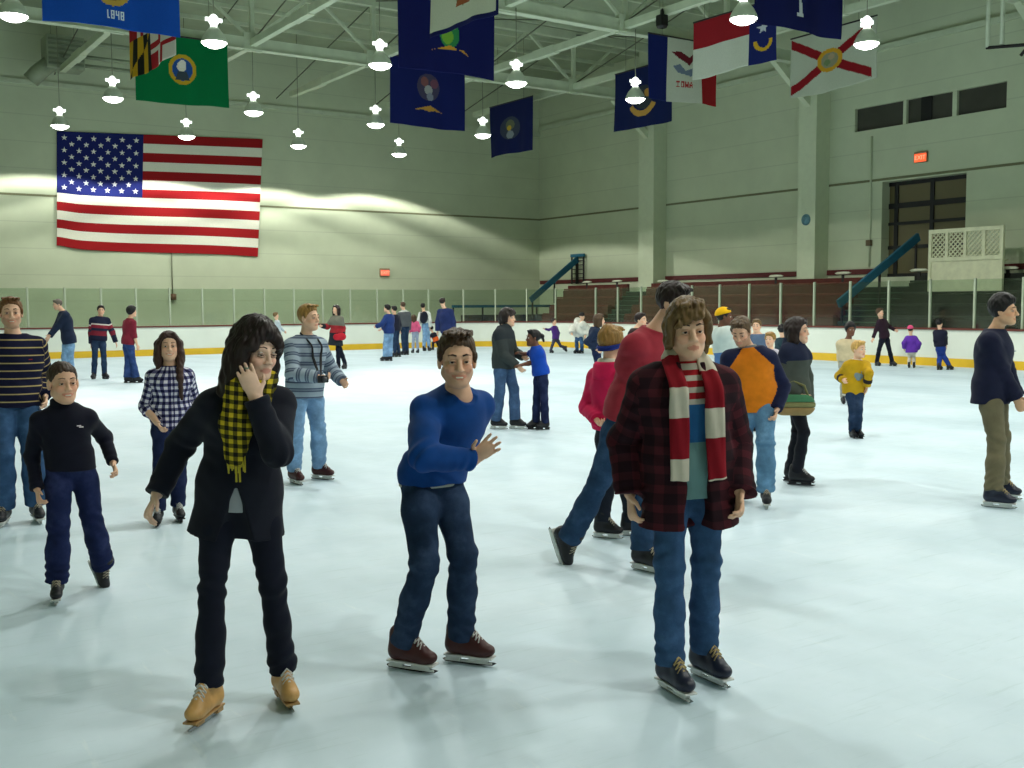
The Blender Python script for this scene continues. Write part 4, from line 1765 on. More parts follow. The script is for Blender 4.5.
        # ---- face pieces
        if self.D < 28:
            for s in (-1, 1):
                if self.squint:
                    continue
                mb = MB()
                bmesh.ops.create_uvsphere(mb.bm, u_segments=16, v_segments=10, radius=.0118 * hs)
                for fc in mb.bm.faces:
                    cc = fc.calc_center_median()
                    fc.smooth = True
                    fc.material_index = 1 if cc.z > .0118 * hs * 0.70 else 0
                o = link('eye', mb.mesh('eye'), [plain('eye_white', c(196, 188, 178), 0.3), plain('dark_iris', c(40, 28, 22), 0.2)], self.root)
                look = unit(self.hf + self.hu * (-0.35 if self.S and getattr(self, 'lookdown', False) else -0.05))
                x = unit(np.cross(self.hu, look))
                y = np.cross(look, x)
                p = hd(.032 * s, .0765, .002)
                o.matrix_local = Matrix(((x[0], y[0], look[0], p[0]), (x[1], y[1], look[1], p[1]), (x[2], y[2], look[2], p[2]), (0, 0, 0, 1)))
                if n:
                    mb = MB()
                    up = .6 if hair.get('lid') else 0
                    mb.tube([hd(.015 * s, .086, .006 - .005 * up), hd(.031 * s, .0905, .0095 - .009 * up), hd(.048 * s, .080, .005 - .004 * up)], (.0034 if up else .0042) * hs, 6)
                    mb.tube([hd(.016 * s, .085, -.007), hd(.031 * s, .088, -.0095), hd(.047 * s, .079, -.006)], .004 * hs, 6)
                    mb.build('eyelid', plain('dark_lid', tuple(lin3(self.skin) * 0.5) + (1,), 0.6) if hair.get('lid') else plain('lid_skin', tuple(lin3(self.skin) * 0.85) + (1,), 0.6), self.root)  # lash and lid colour darker than the skin
            for s in (-1, 1):
                mb = MB()
                mb.tube([hd(.014 * s, .0935, .029), hd(.03 * s, .0925, .0345), hd(.05 * s, .078, .029)], .004 * hs, 6, radii=[v_ * hs * (.65 if sex_f else 1) for v_ in (.004, .0042, .002)])
                mb.build('eyebrow', hairmat('brow_' + hair['mat'].name, tuple(v_ * 0.8 for v_ in hair.get('brow', c(60, 42, 30)))), self.root)
            if self.smile:
                mb = MB()
                mb.tube([hd(-.025, .084, -.0615), hd(-.012, .0925, -.0672), hd(.012, .0925, -.0672), hd(.025, .084, -.0615)], .004, 8, radii=[.001 * hs, .0042 * hs, .0042 * hs, .001 * hs])
                mb.build('teeth', plain('teeth', c(214, 206, 190), 0.35), self.root)
        # ---- trousers
        F = self.field()
        e = pants.get('loose', 0.014) * S
        b = self.legbuild
        P, sp = self.P, self.spine
        F.ell(P + sp * 0.015 * S, np.stack([self.left, unit(np.cross(sp, self.left)), sp]), ((0.15 if self.sex == 'f' else 0.145) * S * b + min(e, .02) * 0.4, 0.104 * S * b + min(e, .02) * 0.4, 0.11 * S), 0.03)
        F.erc(P, P + sp * 0.08 * S, 0.138 * S * b, 0.13 * S * b, self.left, 0.70, 0.03, flat=1)
        items = []
        for s in 'RL':
            A, K_, W = self.leg[s]
            fl = pants.get('flare', 0.0) * S
            F.rc(A + V3(0, 0, 0.0 * S), A + (K_ - A) * .35, 0.074 * S * b + e * .35, 0.077 * S * b + e * .7, 0.035)
            F.rc(A + (K_ - A) * .35, K_, 0.077 * S * b + e * .7, 0.052 * S * b + e * .8, 0.03)
            u_ = unit(W - K_)
            Wc = W + u_ * (pants.get('len', 0.02) * S)
            mid = K_ + (Wc - K_) * 0.45
            F.rc(K_, mid, 0.053 * S * b + e * .8, 0.055 * S * b + e * .8 + fl * 0.2, 0.03)
            F.rc(mid, Wc, 0.055 * S * b + e * .8 + fl * 0.2, max(0.048 * S + e * .8 + fl, .063 * S), 0.03, flat=1)
            am = pants.get('folds', 0.007) * S
            items += [(K_, 0.13 * S, am, unit(W - A), 0.05 * S), (W - u_ * 0.05 * S, 0.11 * S, am * 1.2, u_, 0.045 * S), (A - V3(0, 0, 0.04 * S), 0.12 * S, am * 0.8, V3(0.5, 0, 1), 0.06 * S)]
        if n:
            F.folds(items, 0.0028, 16, int(self.D * 100))
        self.garment('trousers', F, pants['mat'])
        # ---- top
        F = self.field()
        e = top.get('loose', 0.016) * S
        hem = top.get('hem', -0.03) * S
        cf = self.torso(F, e, hem, top.get('flare', 0.0), top.get('belly', 0.0))
        self.cf = cf
        F.cutplane(P + (V3(0, 0, hem) if top.get('level') else sp * hem), V3(0, 0, -1) if top.get('level') else -sp)
        nk = top.get('neck', 0.0)
        F.cutplane(self.N + sp * (0.02 + nk) * S, sp, self.N - 0.25, self.N + 0.25)
        if top.get('open'):
            w = top['open'] * S
            q0 = self.P + cf * 0.2 * S
            F.erc(q0 - sp * 0.5, self.N + cf * 0.2 * S + sp * 0.1, w * top.get('vflare', 1.0), w, self.cleft, 3.2, 0.01, op='sub')
        if top.get('collar'):
            F.rc(self.N - cf * 0.0 + sp * 0.02 * S, self.N + sp * (0.02 + top['collar']) * S - cf * 0.01, 0.072 * S + e, 0.066 * S + e * .6, 0.02, flat=1)
        for (fn, args) in top.get('prims', lambda s_: [])(self) if callable(top.get('prims')) else []:
            getattr(F, fn)(*args)
        if short == 'long':
            self.arms(F, e * 0.9, 'wrist', cuff=top.get('cuff', 0.002))
        elif short == 'half':
            self.arms(F, e * 0.9, 'half', cuff=0.004)
        elif short == 'short':
            for s in 'RL':
                A, E_, W, o = self.arm[s]
                F.rc(A, A + (E_ - A) * 0.62, 0.056 * S + e, 0.052 * S + e, 0.03, flat=1)
        if top.get('scoop'):
            F.ell(self.N + cf * 0.06 * S + sp * 0.03 * S, np.stack([self.cleft, cf, sp]), np.array([0.062, 0.075, 0.06 + top['scoop']]) * S, 0.008, op='sub')
        if n or self.D < 18:
            items = []
            am = top.get('folds', 0.006) * S
            for s in 'RL':
                A, E_, W, o = self.arm[s]
                items += [(E_, 0.1 * S, am, unit(W - A), 0.045 * S), (W, 0.09 * S, am, unit(W - E_), 0.04 * S), (A - sp * 0.08 * S, 0.1 * S, am, sp + self.cleft * 0.6, 0.05 * S)]
            items += [(P + sp * 0.12 * S, 0.16 * S, am, sp + V3(0.3, 0, 0), 0.06 * S)]
            F.folds(items, top.get('wrinkle', 0.003), 15, int(self.D * 77))
        self.garment(top.get('name', 'sweater'), F, top['mat'], top.get('sleeves'))
        # ---- second layer
        if top.get('under'):
            un = top['under']
            F = self.field()
            self.torso(F, e * 0.25 + 0.002, un.get('hem', hem))
            F.cutplane(P + sp * un.get('hem', hem), -sp)
            F.cutplane(self.N + sp * 0.025 * S, sp, self.N - 0.25, self.N + 0.25)
            if n:
                F.folds([], 0.003, 15, 5)
            self.garment(un.get('name', 'shirt'), F, un['mat'])
        # ---- hair
        self.hairdo(hair)
        # ---- skates
        kind = skates or K_far
        for s in 'RL':
            A, K_, W = self.leg[s]
            fy, fp = self.foot[s]
            l, ff = left_dir(fy), face_dir(fy)
            f = ff * math.cos(R_(fp)) - V3(0, 0, math.sin(R_(fp)))
            u = ff * math.sin(R_(fp)) + V3(0, 0, math.cos(R_(fp)))
            M4 = np.eye(4)
            M4[:3, 0], M4[:3, 1], M4[:3, 2], M4[:3, 3] = -l, f, u, W
            skate(self.root, kind, S, M4, self.near)

    def garment(self, name, F, mat, sleeves=None):
        v, f = F.surface()
        if len(v) == 0:
            return
        S = self.S
        T = float(np.linalg.norm(self.N - self.P))
        # pattern coordinates: pv runs down the garment, pu round it
        bones = [(self.P - self.spine * 0.3, self.N + self.spine * .1, -0.3, 1.0, self.cleft, 0.13 * S)]
        for s in 'RL':
            A, E_, W, o = self.arm[s]
            la = np.linalg.norm(E_ - A)
            bones += [(A, E_, T - 0.06, -1.0, self.cleft, 0.05 * S), (E_, W, T - 0.06 - la, -1.0, self.cleft, 0.045 * S)]
        best = np.full(len(v), 1e9)
        pv = np.zeros(len(v))
        pu = np.zeros(len(v))
        bi = np.zeros(len(v), int)
        for bk, (a, b, v0, sg, lat, rad) in enumerate(bones):
            ba = b - a
            L = np.linalg.norm(ba)
            w = ba / L
            ax = (v - a) @ w
            t_ = np.clip(ax, 0, L)
            q = v - a - t_[:, None] * w
            d = np.linalg.norm(q, axis=1) / rad
            l_ = unit(lat - w * (lat @ w))
            fr = np.cross(w, l_)
            m = d < best
            best[m] = d[m]
            bi[m] = bk
            pv[m] = (v0 + sg * ax)[m]
            pu[m] = (np.arctan2(q @ l_, q @ fr) * rad * 1.15)[m]
        if sleeves:
            ht = (v - self.P) @ self.spine / T
            lt = np.abs((v - self.P) @ self.cleft - ((self.N - self.P) @ self.cleft) * ht)
            zone = bi > 0
            zone |= (ht > .55) & (lt > (.062 + .34 * (1.0 - ht)) * S * 1.05)
            zone &= ht > .1 if False else True
            fz = zone[f].sum(1) >= 2
            for nm, sel, m_ in ((name, ~fz, mat), (sleeves[0], fz, sleeves[1])):
                used = np.unique(f[sel])
                rm = np.full(len(v), -1)
                rm[used] = np.arange(len(used))
                o = link(nm, np_mesh(nm, v[used], rm[f[sel]], attrs={'pv': pv[used], 'pu': pu[used]}), m_, self.root)
            return o
        me = np_mesh(name, v, f, attrs={'pv': pv, 'pu': pu})
        return link(name, me, mat, self.root)

    def hand(self, F, s, W, d, o):
        S = self.S * (0.75 + 0.25 * self.build)
        d = unit(o['dir']) if 'dir' in o else d
        th = unit(o['thumb']) if 'thumb' in o else self.cfront + V3(0, 0, 0.0)
        th = unit(th - d * (th @ d))
        # palm normal: the side the fingers close to
        nrm = np.cross(th, d)
        med = self.cleft if s == 'R' else -self.cleft
        if 'palm' in o:
            med = np.asarray(o['palm'], float)
        if nrm @ med < 0:
            nrm = -nrm
        curl = o.get('curl', 0.35)
        fr = max(0.0078 * S, 0.62 * F.h)
        pl = 0.082 * S
        F.erc(W, W + d * pl, 0.029 * S, 0.038 * S, th, 0.42, 0.012)
        for i, (off, ln) in enumerate(((0.030, 0.068), (0.010, 0.078), (-0.010, 0.073), (-0.029, 0.056))):
            sp_ = o.get('spread', 0.1)
            b0 = W + d * pl * (0.96 if i < 3 else 0.9) + th * off * S
            d1 = unit(d * math.cos(curl * 0.8) + nrm * math.sin(curl * 0.8) + th * off * 14 * sp_)
            d2 = unit(d * math.cos(curl * 2.0) + nrm * math.sin(curl * 2.0) + th * off * 14 * sp_)
            d3 = unit(d * math.cos(curl * 3.0) + nrm * math.sin(curl * 3.0) + th * off * 10 * sp_)
            p1 = b0 + d1 * ln * S * 0.48
            p2 = p1 + d2 * ln * S * 0.3
            p3 = p2 + d3 * ln * S * 0.22
            F.rc(b0 - d * 0.02 * S, p1, fr * 1.1, fr, 0.004)
            F.rc(p1, p2, fr, fr * 0.95, 0.004)
            F.rc(p2, p3, fr * 0.95, fr * 0.85, 0.004)
        t0 = W + d * 0.022 * S + th * 0.024 * S
        t1 = t0 + unit(d * 0.62 + th * 0.7 + nrm * 0.25) * 0.042 * S
        t2 = t1 + unit(d * 0.85 + th * 0.35 + nrm * 0.3) * 0.033 * S
        F.rc(t0, t1, fr * 1.5, fr * 1.15, 0.012)
        F.rc(t1, t2, fr * 1.15, fr * 0.95, 0.004)

    def hairdo(self, hair):
        st, hs, hd = hair.get('style', 'short'), self.hs, self.hd
        h = self.hv if not self.near else max(self.hv, 0.0042)
        AX = np.stack([self.hl, self.hf, self.hu])
        F = Field(self.H - 0.34 * hs - (0.35 if st == 'long' else 0), self.H + 0.34 * hs, h)
        vol = hair.get('vol', 0.012)
        tv = hair.get('topvol', 0.0)
        F.ell(hd(0, -.018, .036 + tv / 2), AX, np.array([.077 + vol, .098 + vol, .088 + vol + tv / 2]) * hs, .01)
        if st == 'hat':
            # knitted or brimmed cap
            F.cutplane(hd(0, 0.0, .045), -(self.hu) + self.hf * 0.25)
            v, f = F.surface()
            link('cap', np_mesh('cap', v, f), hair['hat'], self.root)
            F = Field(self.H - 0.3 * hs, self.H + 0.3 * hs, h)
            F.ell(hd(0, -.018, .03), AX, np.array([.082, .103, .092]) * hs, .01)
            st = 'short'
        # open the face: hairline plane, tilted forward
        hlu = hair.get('line', .08)
        F.cutplane(hd(0, .084, hlu), self.hf * 0.75 - self.hu * 0.66, self.H - .4, self.H + .4)
        F.cutplane(hd(0, -.09, -.085 if st != 'buzz' else -.06), -self.hu, self.H - .4, self.H + .4)
        if st in ('short', 'shaggy', 'bun', 'curly'):
            for s in (-1, 1):
                F.rc(hd(.076 * s, .02, .03), hd(.079 * s, .012, -.012), .012 * hs, .007 * hs, .015 * hs)
            for k in range(7):
                x = -.054 + .018 * k
                F.rc(hd(x, .03, .112 + tv), hd(x * 1.05 + .005 * ((k * 7) % 3 - 1), .082 - 3.5 * x * x, hlu + .026 + .4 * tv), .014 * hs, .008 * hs, .012 * hs)
        if st == 'shaggy':
            for k in range(7):
                t_ = k / 6.0
                F.rc(hd(.035 - .03 * t_, .055 - .01 * t_, .112), hd(.045 - .115 * t_, .102 - .028 * t_ * t_, .068 - .045 * t_), .018 * hs, .009 * hs, .012 * hs)
            F.rc(hd(.04, .05, .11), hd(.078, .06, .05), .018 * hs, .012 * hs, .015 * hs)
            for s in (-1, 1):
                F.rc(hd(.08 * s, .03, .05), hd(.086 * s, .02, -.05), .024 * hs, .016 * hs, .02 * hs)
                F.rc(hd(.078 * s, -.03, .03), hd(.08 * s, -.03, -.09), .03 * hs, .02 * hs, .03 * hs)
            F.rc(hd(0, -.1, .0), hd(0, -.085, -.1), .06 * hs, .045 * hs, .03 * hs)
        if st == 'bun':
            b_ = hair.get('bunpos', (0, -.12, .06))
            F.ell(hd(*b_), AX, np.array([.045, .045, .042]) * hs * hair.get('bunsize', 1.0), .02)
        if st == 'curly':
            rnd = random.Random(3)
            for k in range(40):
                a, b_ = rnd.uniform(0, 6.28), rnd.uniform(0.1, 1.5)
                p = (.095 * math.cos(a) * math.sin(b_), .105 * math.sin(a) * math.sin(b_) - .02, .11 * math.cos(b_) + .035)
                if p[1] > .05 and p[2] < .07:
                    continue
                F.ell(hd(*p), AX, np.array([.022] * 3) * hs, .012)
        if st in ('long', 'bob'):
            ln = hair.get('len', -.30)
            for s in (-1, 1):
                F.rc(hd(.035 * s, .062, .108), hd(.082 * s, .04, .02), .015 * hs, .015 * hs, .02 * hs)
                F.rc(hd(.082 * s, .03, .03), hd(.088 * s, .015, -.09), .022 * hs, .026 * hs, .02 * hs)
                F.rc(hd(.085 * s, -.03, .02), hd(.09 * s, -.03, -.12), .036 * hs, .04 * hs, .03 * hs)
                F.rc(hd(.088 * s, .0, -.08), hd(.088 * s, .03 * hair.get('fwd', 1.0), ln), .032 * hs, .018 * hs, .03 * hs)
            F.erc(hd(0, -.09, .0), hd(0, -.085, ln * .95), .085 * hs, .075 * hs, self.hl, 0.5, .04 * hs)
        for (a, b_, r1, r2) in hair.get('locks', []):
            F.rc(hd(*a), hd(*b_), r1 * hs, r2 * hs, .018 * hs)
        for (a, b_, r1, r2) in (hair.get('wlocks')(self) if hair.get('wlocks') else []):
            F.rc(a, b_, r1, r2, .02)
        if self.D < 18:
            I = np.nonzero(np.abs(F.d) < 0.02)
            Pn = np.stack([F.ax[i][I[i]] for i in range(3)], 1) - self.H
            l, ff, u = Pn @ self.hl, Pn @ self.hf, Pn @ self.hu
            ang = np.arctan2(ff, l)
            F.d[I] += (0.0014 * np.sin(ang * 31 + 14 * u + 3 * np.sin(u * 23 + 2 * ang)) + 0.0018 * np.sin(l * 170 + ff * 120 + 2.5 * np.sin(u * 33 + l * 40)) + .002 * np.sin(u * 90 + 4 * np.sin(ang * 5))) * hs
        v, f = F.surface()
        link('hair', np_mesh('hair', v, f), hair['mat'], self.root)

    # --- helpers for worn details, placed on the chest
    def chest(self, l, up, out=0.0):
        """point on the front of the torso: l across, up along the spine from the pelvis (fraction of the torso), out beyond the cloth"""
        T = float(np.linalg.norm(self.N - self.P))
        r = 0.118 * self.S * self.build
        k = min(1, abs(l) / (0.17 * self.S))
        return self.P + self.spine * up * T + self.cleft * l + self.cf * (r * math.sqrt(max(0.05, 1 - k * k)) + out)

    def part(self, name, mesh, mat):
        return link(name, mesh, mat, self.root)


def ribbon(pts, normals, width, thick, v0=0.0, widths=None):
    """flat strip with thickness along pts; carries pv along its length"""
    pts = [np.asarray(p, float) for p in pts]
    n = len(pts)
    # resample with a Catmull-Rom spline
    P, Nn, Wd = [], [], []
    for i in range(n - 1):
        p0, p1, p2, p3 = pts[max(i - 1, 0)], pts[i], pts[i + 1], pts[min(i + 2, n - 1)]
        for t_ in np.linspace(0, 1, 8, endpoint=(i == n - 2)):
            P.append(0.5 * (2 * p1 + (p2 - p0) * t_ + (2 * p0 - 5 * p1 + 4 * p2 - p3) * t_ ** 2 + (3 * p1 - p0 - 3 * p2 + p3) * t_ ** 3))
            Nn.append(unit(np.asarray(normals[i]) * (1 - t_) + np.asarray(normals[i + 1]) * t_))
            Wd.append((widths[i] * (1 - t_) + widths[i + 1] * t_) if widths else width)
    P, Nn = np.array(P), np.array(Nn)
    arc = np.concatenate([[0], np.cumsum(np.linalg.norm(np.diff(P, axis=0), axis=1))])
    T = np.gradient(P, axis=0)
    V, F, A, B = [], [], [], []
    m = 7
    for i in range(len(P)):
        t_ = unit(T[i])
        s = unit(np.cross(t_, Nn[i]))
        nn = np.cross(s, t_)
        for side in (1, -1):
            for j in range(m):
                x = (j / (m - 1) - 0.5)
                V.append(P[i] + s * x * Wd[i] + nn * (side * thick / 2 * (1 - (2 * x) ** 4 * 0.7) + 0.006 * math.sin(9 * x + arc[i] * 14)))
                A.append(v0 + arc[i])
                B.append(x * Wd[i])
    per = 2 * m
    for i in range(len(P) - 1):
        a, b = i * per, (i + 1) * per
        for j in range(m - 1):
            F.append((a + j, a + j + 1, b + j + 1, b + j))
            F.append((a + m + j + 1, a + m + j, b + m + j, b + m + j + 1))
        F.append((a + m, a, b, b + m))
        F.append((a + m - 1, a + 2 * m - 1, b + 2 * m - 1, b + m - 1))
    for i in (0, (len(P) - 1) * per):
        for j in range(m - 1):
            q = (i + j + 1, i + j, i + m + j, i + m + j + 1)
            F.append(q if i == 0 else q[::-1])
    me = np_mesh('scarf', np.array(V), np.array(F), attrs={'pv': A, 'pu': B})
    bm = bmesh.new(); bm.from_mesh(me); bmesh.ops.recalc_face_normals(bm, faces=bm.faces[:]); bm.to_mesh(me); bm.free()
    return me
# ------------------------------------------------------------------ wardrobe
H_dark = hairmat('dark_brown_hair', c(36, 24, 22))
H_black = hairmat('black_hair', c(18, 16, 18))
H_brown = hairmat('brown_hair', c(74, 54, 36))
H_mid = hairmat('mid_brown_hair', c(112, 88, 54))
H_red = hairmat('reddish_hair', c(112, 76, 42))
H_blond = hairmat('blond_hair', c(176, 140, 78))
H_sand = hairmat('sandy_hair', c(150, 114, 58))
H_grey = hairmat('greying_hair', c(96, 88, 78))
J_dark = denim('dark_denim', c(34, 52, 78))
J_mid = denim('mid_denim', c(52, 82, 118))
J_light = denim('light_denim', c(118, 152, 186))
J_navy = denim('navy_denim', c(26, 36, 68))
J_black = cloth('black_trousers', c(20, 24, 38))


def side_arms(x0, y0, x1, y1, h):
    return None


# ---- woman in the black coat, hand on her cheek
def woman_extra(p):
    M_plaid = checked('black_yellow_check', 0.036, c(26, 26, 20), c(92, 86, 24), c(192, 172, 40), 0.5)
    # loop round the neck and a bunched end hanging on the chest
    F = Field(p.N - .34, p.N + .22, 0.0046)
    cf, sp, cl = p.cf, p.spine, p.cleft
    ring = [p.N + sp * .03 + cl * .085 * math.cos(a) + cf * (.075 * math.sin(a) + .02) - sp * .035 * max(0, math.sin(a)) for a in np.linspace(0, 6.2832, 13)]
    for a, b in zip(ring, ring[1:]):
        F.rc(a, b, .038, .038, .02)
    A, B, C_ = p.px(237, 389, -.2), p.px(236, 424, -.2), p.px(236, 457, -.2)
    F.erc(A, B, .045, .062, p.cleft, .5, .03)
    F.erc(B, C_, .062, .042, p.cleft, .5, .03)
    F.erc(p.px(266, 392, -.15), p.px(262, 412, -.16), .034, .026, p.cleft, .6, .03)
    F.folds([(B, .16, .010, cl + sp * .25, .034), (A, .1, .008, cl * .4 + sp, .04)], .004, 22, 3)
    v, f = F.surface()
    q = v - p.N
    me = np_mesh('scarf', v, f, attrs={'pv': q @ sp + 0.06 * (q @ cl), 'pu': q @ cl + 0.35 * (q @ cf)})
    sc = p.part('scarf', me, M_plaid)
    mb = MB()
    rnd = random.Random(2)
    for k in range(13):
        x = 228 + k * 1.35
        a = p.px(x, 452, -.205)
        b = p.px(x + rnd.uniform(-1, 1), 470 + rnd.uniform(-4, 4), -.2)
        mb.tube([a, (a + b) / 2 + V3(rnd.uniform(-.004, .004), 0, 0), b], .0035, 5)
    for x in (236, 239.5):
        mb.tube([p.px(x, 466, -.2), p.px(x + .5, 482, -.195)], .005, 6)
    link('fringe', mb.mesh('fringe'), cloth('yellow_fringe', c(178, 164, 50)), sc)
    # ring on the hand at the cheek
    A, E_, W, o = p.arm['L']
    mb = MB()
    mb.lathe([(.0095, -.002), (.0115, 0), (.0095, .002)], 12)
    bmesh.ops.transform(mb.bm, matrix=Matrix.Translation(Vector(p.px(246.5, 368, -.215))), verts=mb.bm.verts[:])
    mb.build('finger_ring', plain('green_stone', c(60, 130, 110), 0.3), p.root)


Person.lookdown = False
Person('person in a black coat and yellow checked scarf, one hand against the cheek', 0.96, (245, 705), 8,
       (239, 493, 0), (247, 386, -.04), (256, 351, -.08),
       R=[(182, 443), (157, 494, .02), {'curl': .5}],
       L=[(277, 454), (256, 398, -.225), {'dir': (-.36, .08, 1.0), 'thumb': (1, 0.1, .35), 'palm': (0, 1, 0), 'curl': .14, 'spread': .12}],
       RL=[(211, 597), (209, 685), -28], LL=[(274, 592), (283, 669), 12],
       hy=34, hp=10, hr=-4, sex='f', skin='pale',
       top=dict(name='coat', mat=cloth('black_wool', c(24, 27, 38)), loose=.022, hem=-.18, flare=.035, folds=.009, collar=.03,
                prims=lambda p: [('rc', (p.px(236, 490, -.14), p.px(235, 556, -.17), .012, .11, .008, 0, 'sub'))],
                under=dict(name='grey_top', mat=cloth('grey_jersey', c(150, 156, 160)), hem=-.055)),
       pants=dict(mat=J_black, loose=.006, len=.0, folds=.01), skates=K_tan,
       hair=dict(style='long', len=-.17, mat=H_dark, vol=.018, topvol=.018, line=.06, fwd=-.4, lid=1,
                 locks=[((-.02, .06, .115), (-.075, .07, .03), .03, .026), ((.0, .075, .1), (.055, .085, .045), .022, .02), ((.05, .08, .06), (.085, .04, -.0), .02, .02),
                        ((-.085, .03, .03), (-.10, .02, -.14), .036, .04), ((-.09, -.02, -.02), (-.10, -.02, -.19), .05, .045), ((.09, -.02, .0), (.125, -.03, -.2), .03, .03)]),
       extra=woman_extra)


# ---- man in the blue sweater
def blue_extra(p):
    F = Field(p.P - .25, p.P + .25, .006)
    F.erc(p.P + V3(0, 0, .02), p.P - V3(0, 0, .03), .17, .172, p.left, .74, .01, flat=1)
    F.cutplane(p.P - V3(0, 0, .012), V3(0, 0, 1))
    v, f = F.surface()
    p.part('shirt_hem', np_mesh('shirt_hem', v, f), cloth('pale_tee', c(176, 178, 168)))


Person('person in a bright blue sweater crouching forward with an open palm held out', 1.0, (441, 659), 38,
       (431, 478, 0), (459, 394, -.16), (457, 360, -.22),
       R=[(415, 446), (473, 460, -.36), {'dir': (.72, -.15, .62), 'thumb': (-.55, -.2, .8), 'palm': (.6, -.6, -.3), 'curl': .1, 'spread': .5}],
       L=[(470, 432), (452, 458, .16)],
       RL=[(424, 552), (404, 638), 62], LL=[(461, 552), (461, 632), 66],
       hy=6, hp=4, hr=0, cphi=40, hs=1.04, skin='tan', smile=True, squint=False, beard=((110, 78, 60), .25),
       top=dict(mat=cloth('royal_blue_knit', c(12, 62, 128)), loose=.022, hem=-.02, level=1, flare=.012, folds=.013, wrinkle=.005, scoop=-.025, cuff=.004),
       pants=dict(mat=J_dark, loose=.014, flare=.006, folds=.009), skates=K_redhockey,
       hair=dict(style='short', mat=H_brown, vol=.008, topvol=.012, line=.09), extra=blue_extra)


# ---- man in the maroon plaid jacket
def plaid_extra(p):
    M_s = banded('red_white_scarf', 0.31, [(0, c(196, 190, 172)), (0.42, c(130, 22, 34))], 'pv')
    cf, sp, cl = p.cf, p.spine, p.cleft
    for s, ph in ((-1, 0.02), (1, .24)):
        pts = [p.N + cl * .035 * s - cf * .05 + sp * .075, p.N + cl * .072 * s + cf * .01 + sp * .065, p.N + cl * .078 * s + cf * .085 - sp * .0]
        nm = [-cf + sp * .5, sp + cl * s * .6, cf + sp * .5]
        for l, up in ((.078, .82), (.08, .62), (.08, .42), (.082, .2), (.084, .0), (.086, -.06)):
            pts.append(p.chest(l * s, up, .062))
            nm.append(cf)
        me = ribbon(pts, nm, .085, .022, v0=ph, widths=[.07, .075, .08, .085, .085, .085, .085, .085, .085])
        sc = p.part('scarf', me, M_s)


shirt3 = banded('striped_blue_teal_tee', 1.0, [(0, c(104, 140, 140)), (.43, c(44, 98, 150)), (.60, c(196, 190, 176)), (.625, c(168, 36, 44)), (.65, c(196, 190, 176)), (.675, c(168, 36, 44)), (.70, c(196, 190, 176)),
                                              (.725, c(168, 36, 44)), (.75, c(196, 190, 176)), (.775, c(168, 36, 44)), (.80, c(196, 190, 176)), (.82, c(120, 28, 36))])
Person('person in a dark maroon plaid jacket with a long red and white banded scarf', 1.01, (692, 688), 18,
       (687, 468, .0), (684, 366, -.01), (688, 331, -.05),
       R=[(626, 428), (630, 494, -.04), {'curl': .5}], L=[(736, 428), (739, 492, -.02), {'curl': .5}],
       RL=[(668, 580), (670, 658), 34], LL=[(706, 578), (704, 646), 40],
       hy=14, hp=2, hr=3, skin='fair',
       top=dict(name='jacket', mat=checked('maroon_plaid', 0.085, c(36, 19, 26), c(54, 24, 31), c(76, 30, 38), 0.42), loose=.036, hem=-.25, flare=.035, folds=.012, wrinkle=.006, open=.062, cuff=.008,
                under=dict(name='tee_shirt', mat=shirt3, hem=-.12)),
       pants=dict(mat=J_mid, loose=.012, flare=.008, folds=.008), skates=K_navy,
       hair=dict(style='shaggy', mat=H_mid, vol=.016, topvol=.016, line=.085), extra=plaid_extra)


# ---- boy in the dark turtleneck
def boy_extra(p):
    mb = MB()
    q = p.chest(.075, .66, .026)
    x, z = p.cleft, p.spine
    for k in range(2):
        a = q + x * (.012 * k - .012) + z * (.004 - .008 * k)
        mb.beam(a - x * .012, a + x * .012, .006, .012, up=tuple(p.cf))
    mb.build('chest_logo', plain('white_print', c(224, 214, 220), 0.7), p.root)


Person('smiling child in a tight black roll neck and baggy navy trousers', 0.84, (60, 601), 8,
       (70, 462, 0), (62, 407, 0), (63, 383, -.03),
       R=[(31, 448), (37, 489, -.05), {'curl': .6}], L=[(104, 437), (113, 463, .03), {'curl': .5}],
       RL=[(59, 537), (57, 579), -4], LL=[(92, 534), (103, 563, .24), 34, {'up': 1, 'pitch': 55}],
       hy=16, hs=1.0, skin='tan', smile=True, build=.84, legbuild=.88,
       top=dict(name='roll_neck', mat=cloth('black_navy_jersey', c(18, 20, 34)), loose=.012, hem=-.055, level=1, flare=.02, collar=.045, folds=.006),
       pants=dict(mat=denim('navy_cargo', c(26, 36, 74)), loose=.034, flare=.008, folds=.016), skates=K_hockey,
       hair=dict(style='buzz', mat=hairmat('cropped_brown_hair', c(62, 46, 36)), vol=.005, line=.084), extra=boy_extra)


# ---- striped sweater man at the left edge
def stripe_extra(p):
    q = p.chest(.09, .64, .03)
    MB().beam(q - p.cleft * .03, q + p.cleft * .03, .008, .014, up=tuple(p.cf)).build('chest_logo', plain('red_print', c(150, 30, 44), 0.7), p.root)


Person('person in a navy sweater with thin tan stripes at the left edge', 1.04, (18, 521), 8,
       (14, 400, 0), (13, 336, 0), (11, 313, -.03),
       R=[(-14, 374), (-13, 402, -.05)], L=[(43, 370), (45, 396, -.02)],
       RL=[(3, 460), (4, 505), -12], LL=[(33, 458), (36, 502), 10],
       hy=2, smile=True, skin='fair', beard=((120, 74, 46), .4), build=1.06,
       top=dict(mat=banded('navy_tan_stripe', 0.062, [(0, c(22, 24, 48)), (.84, c(170, 150, 104))]), loose=.026, hem=-.05, folds=.009, scoop=.0),
       pants=dict(mat=J_mid, loose=.03, flare=.012), skates=K_hockey,
       hair=dict(style='short', mat=H_red, vol=.010, line=.09, brow=c(110, 76, 46)), extra=stripe_extra)

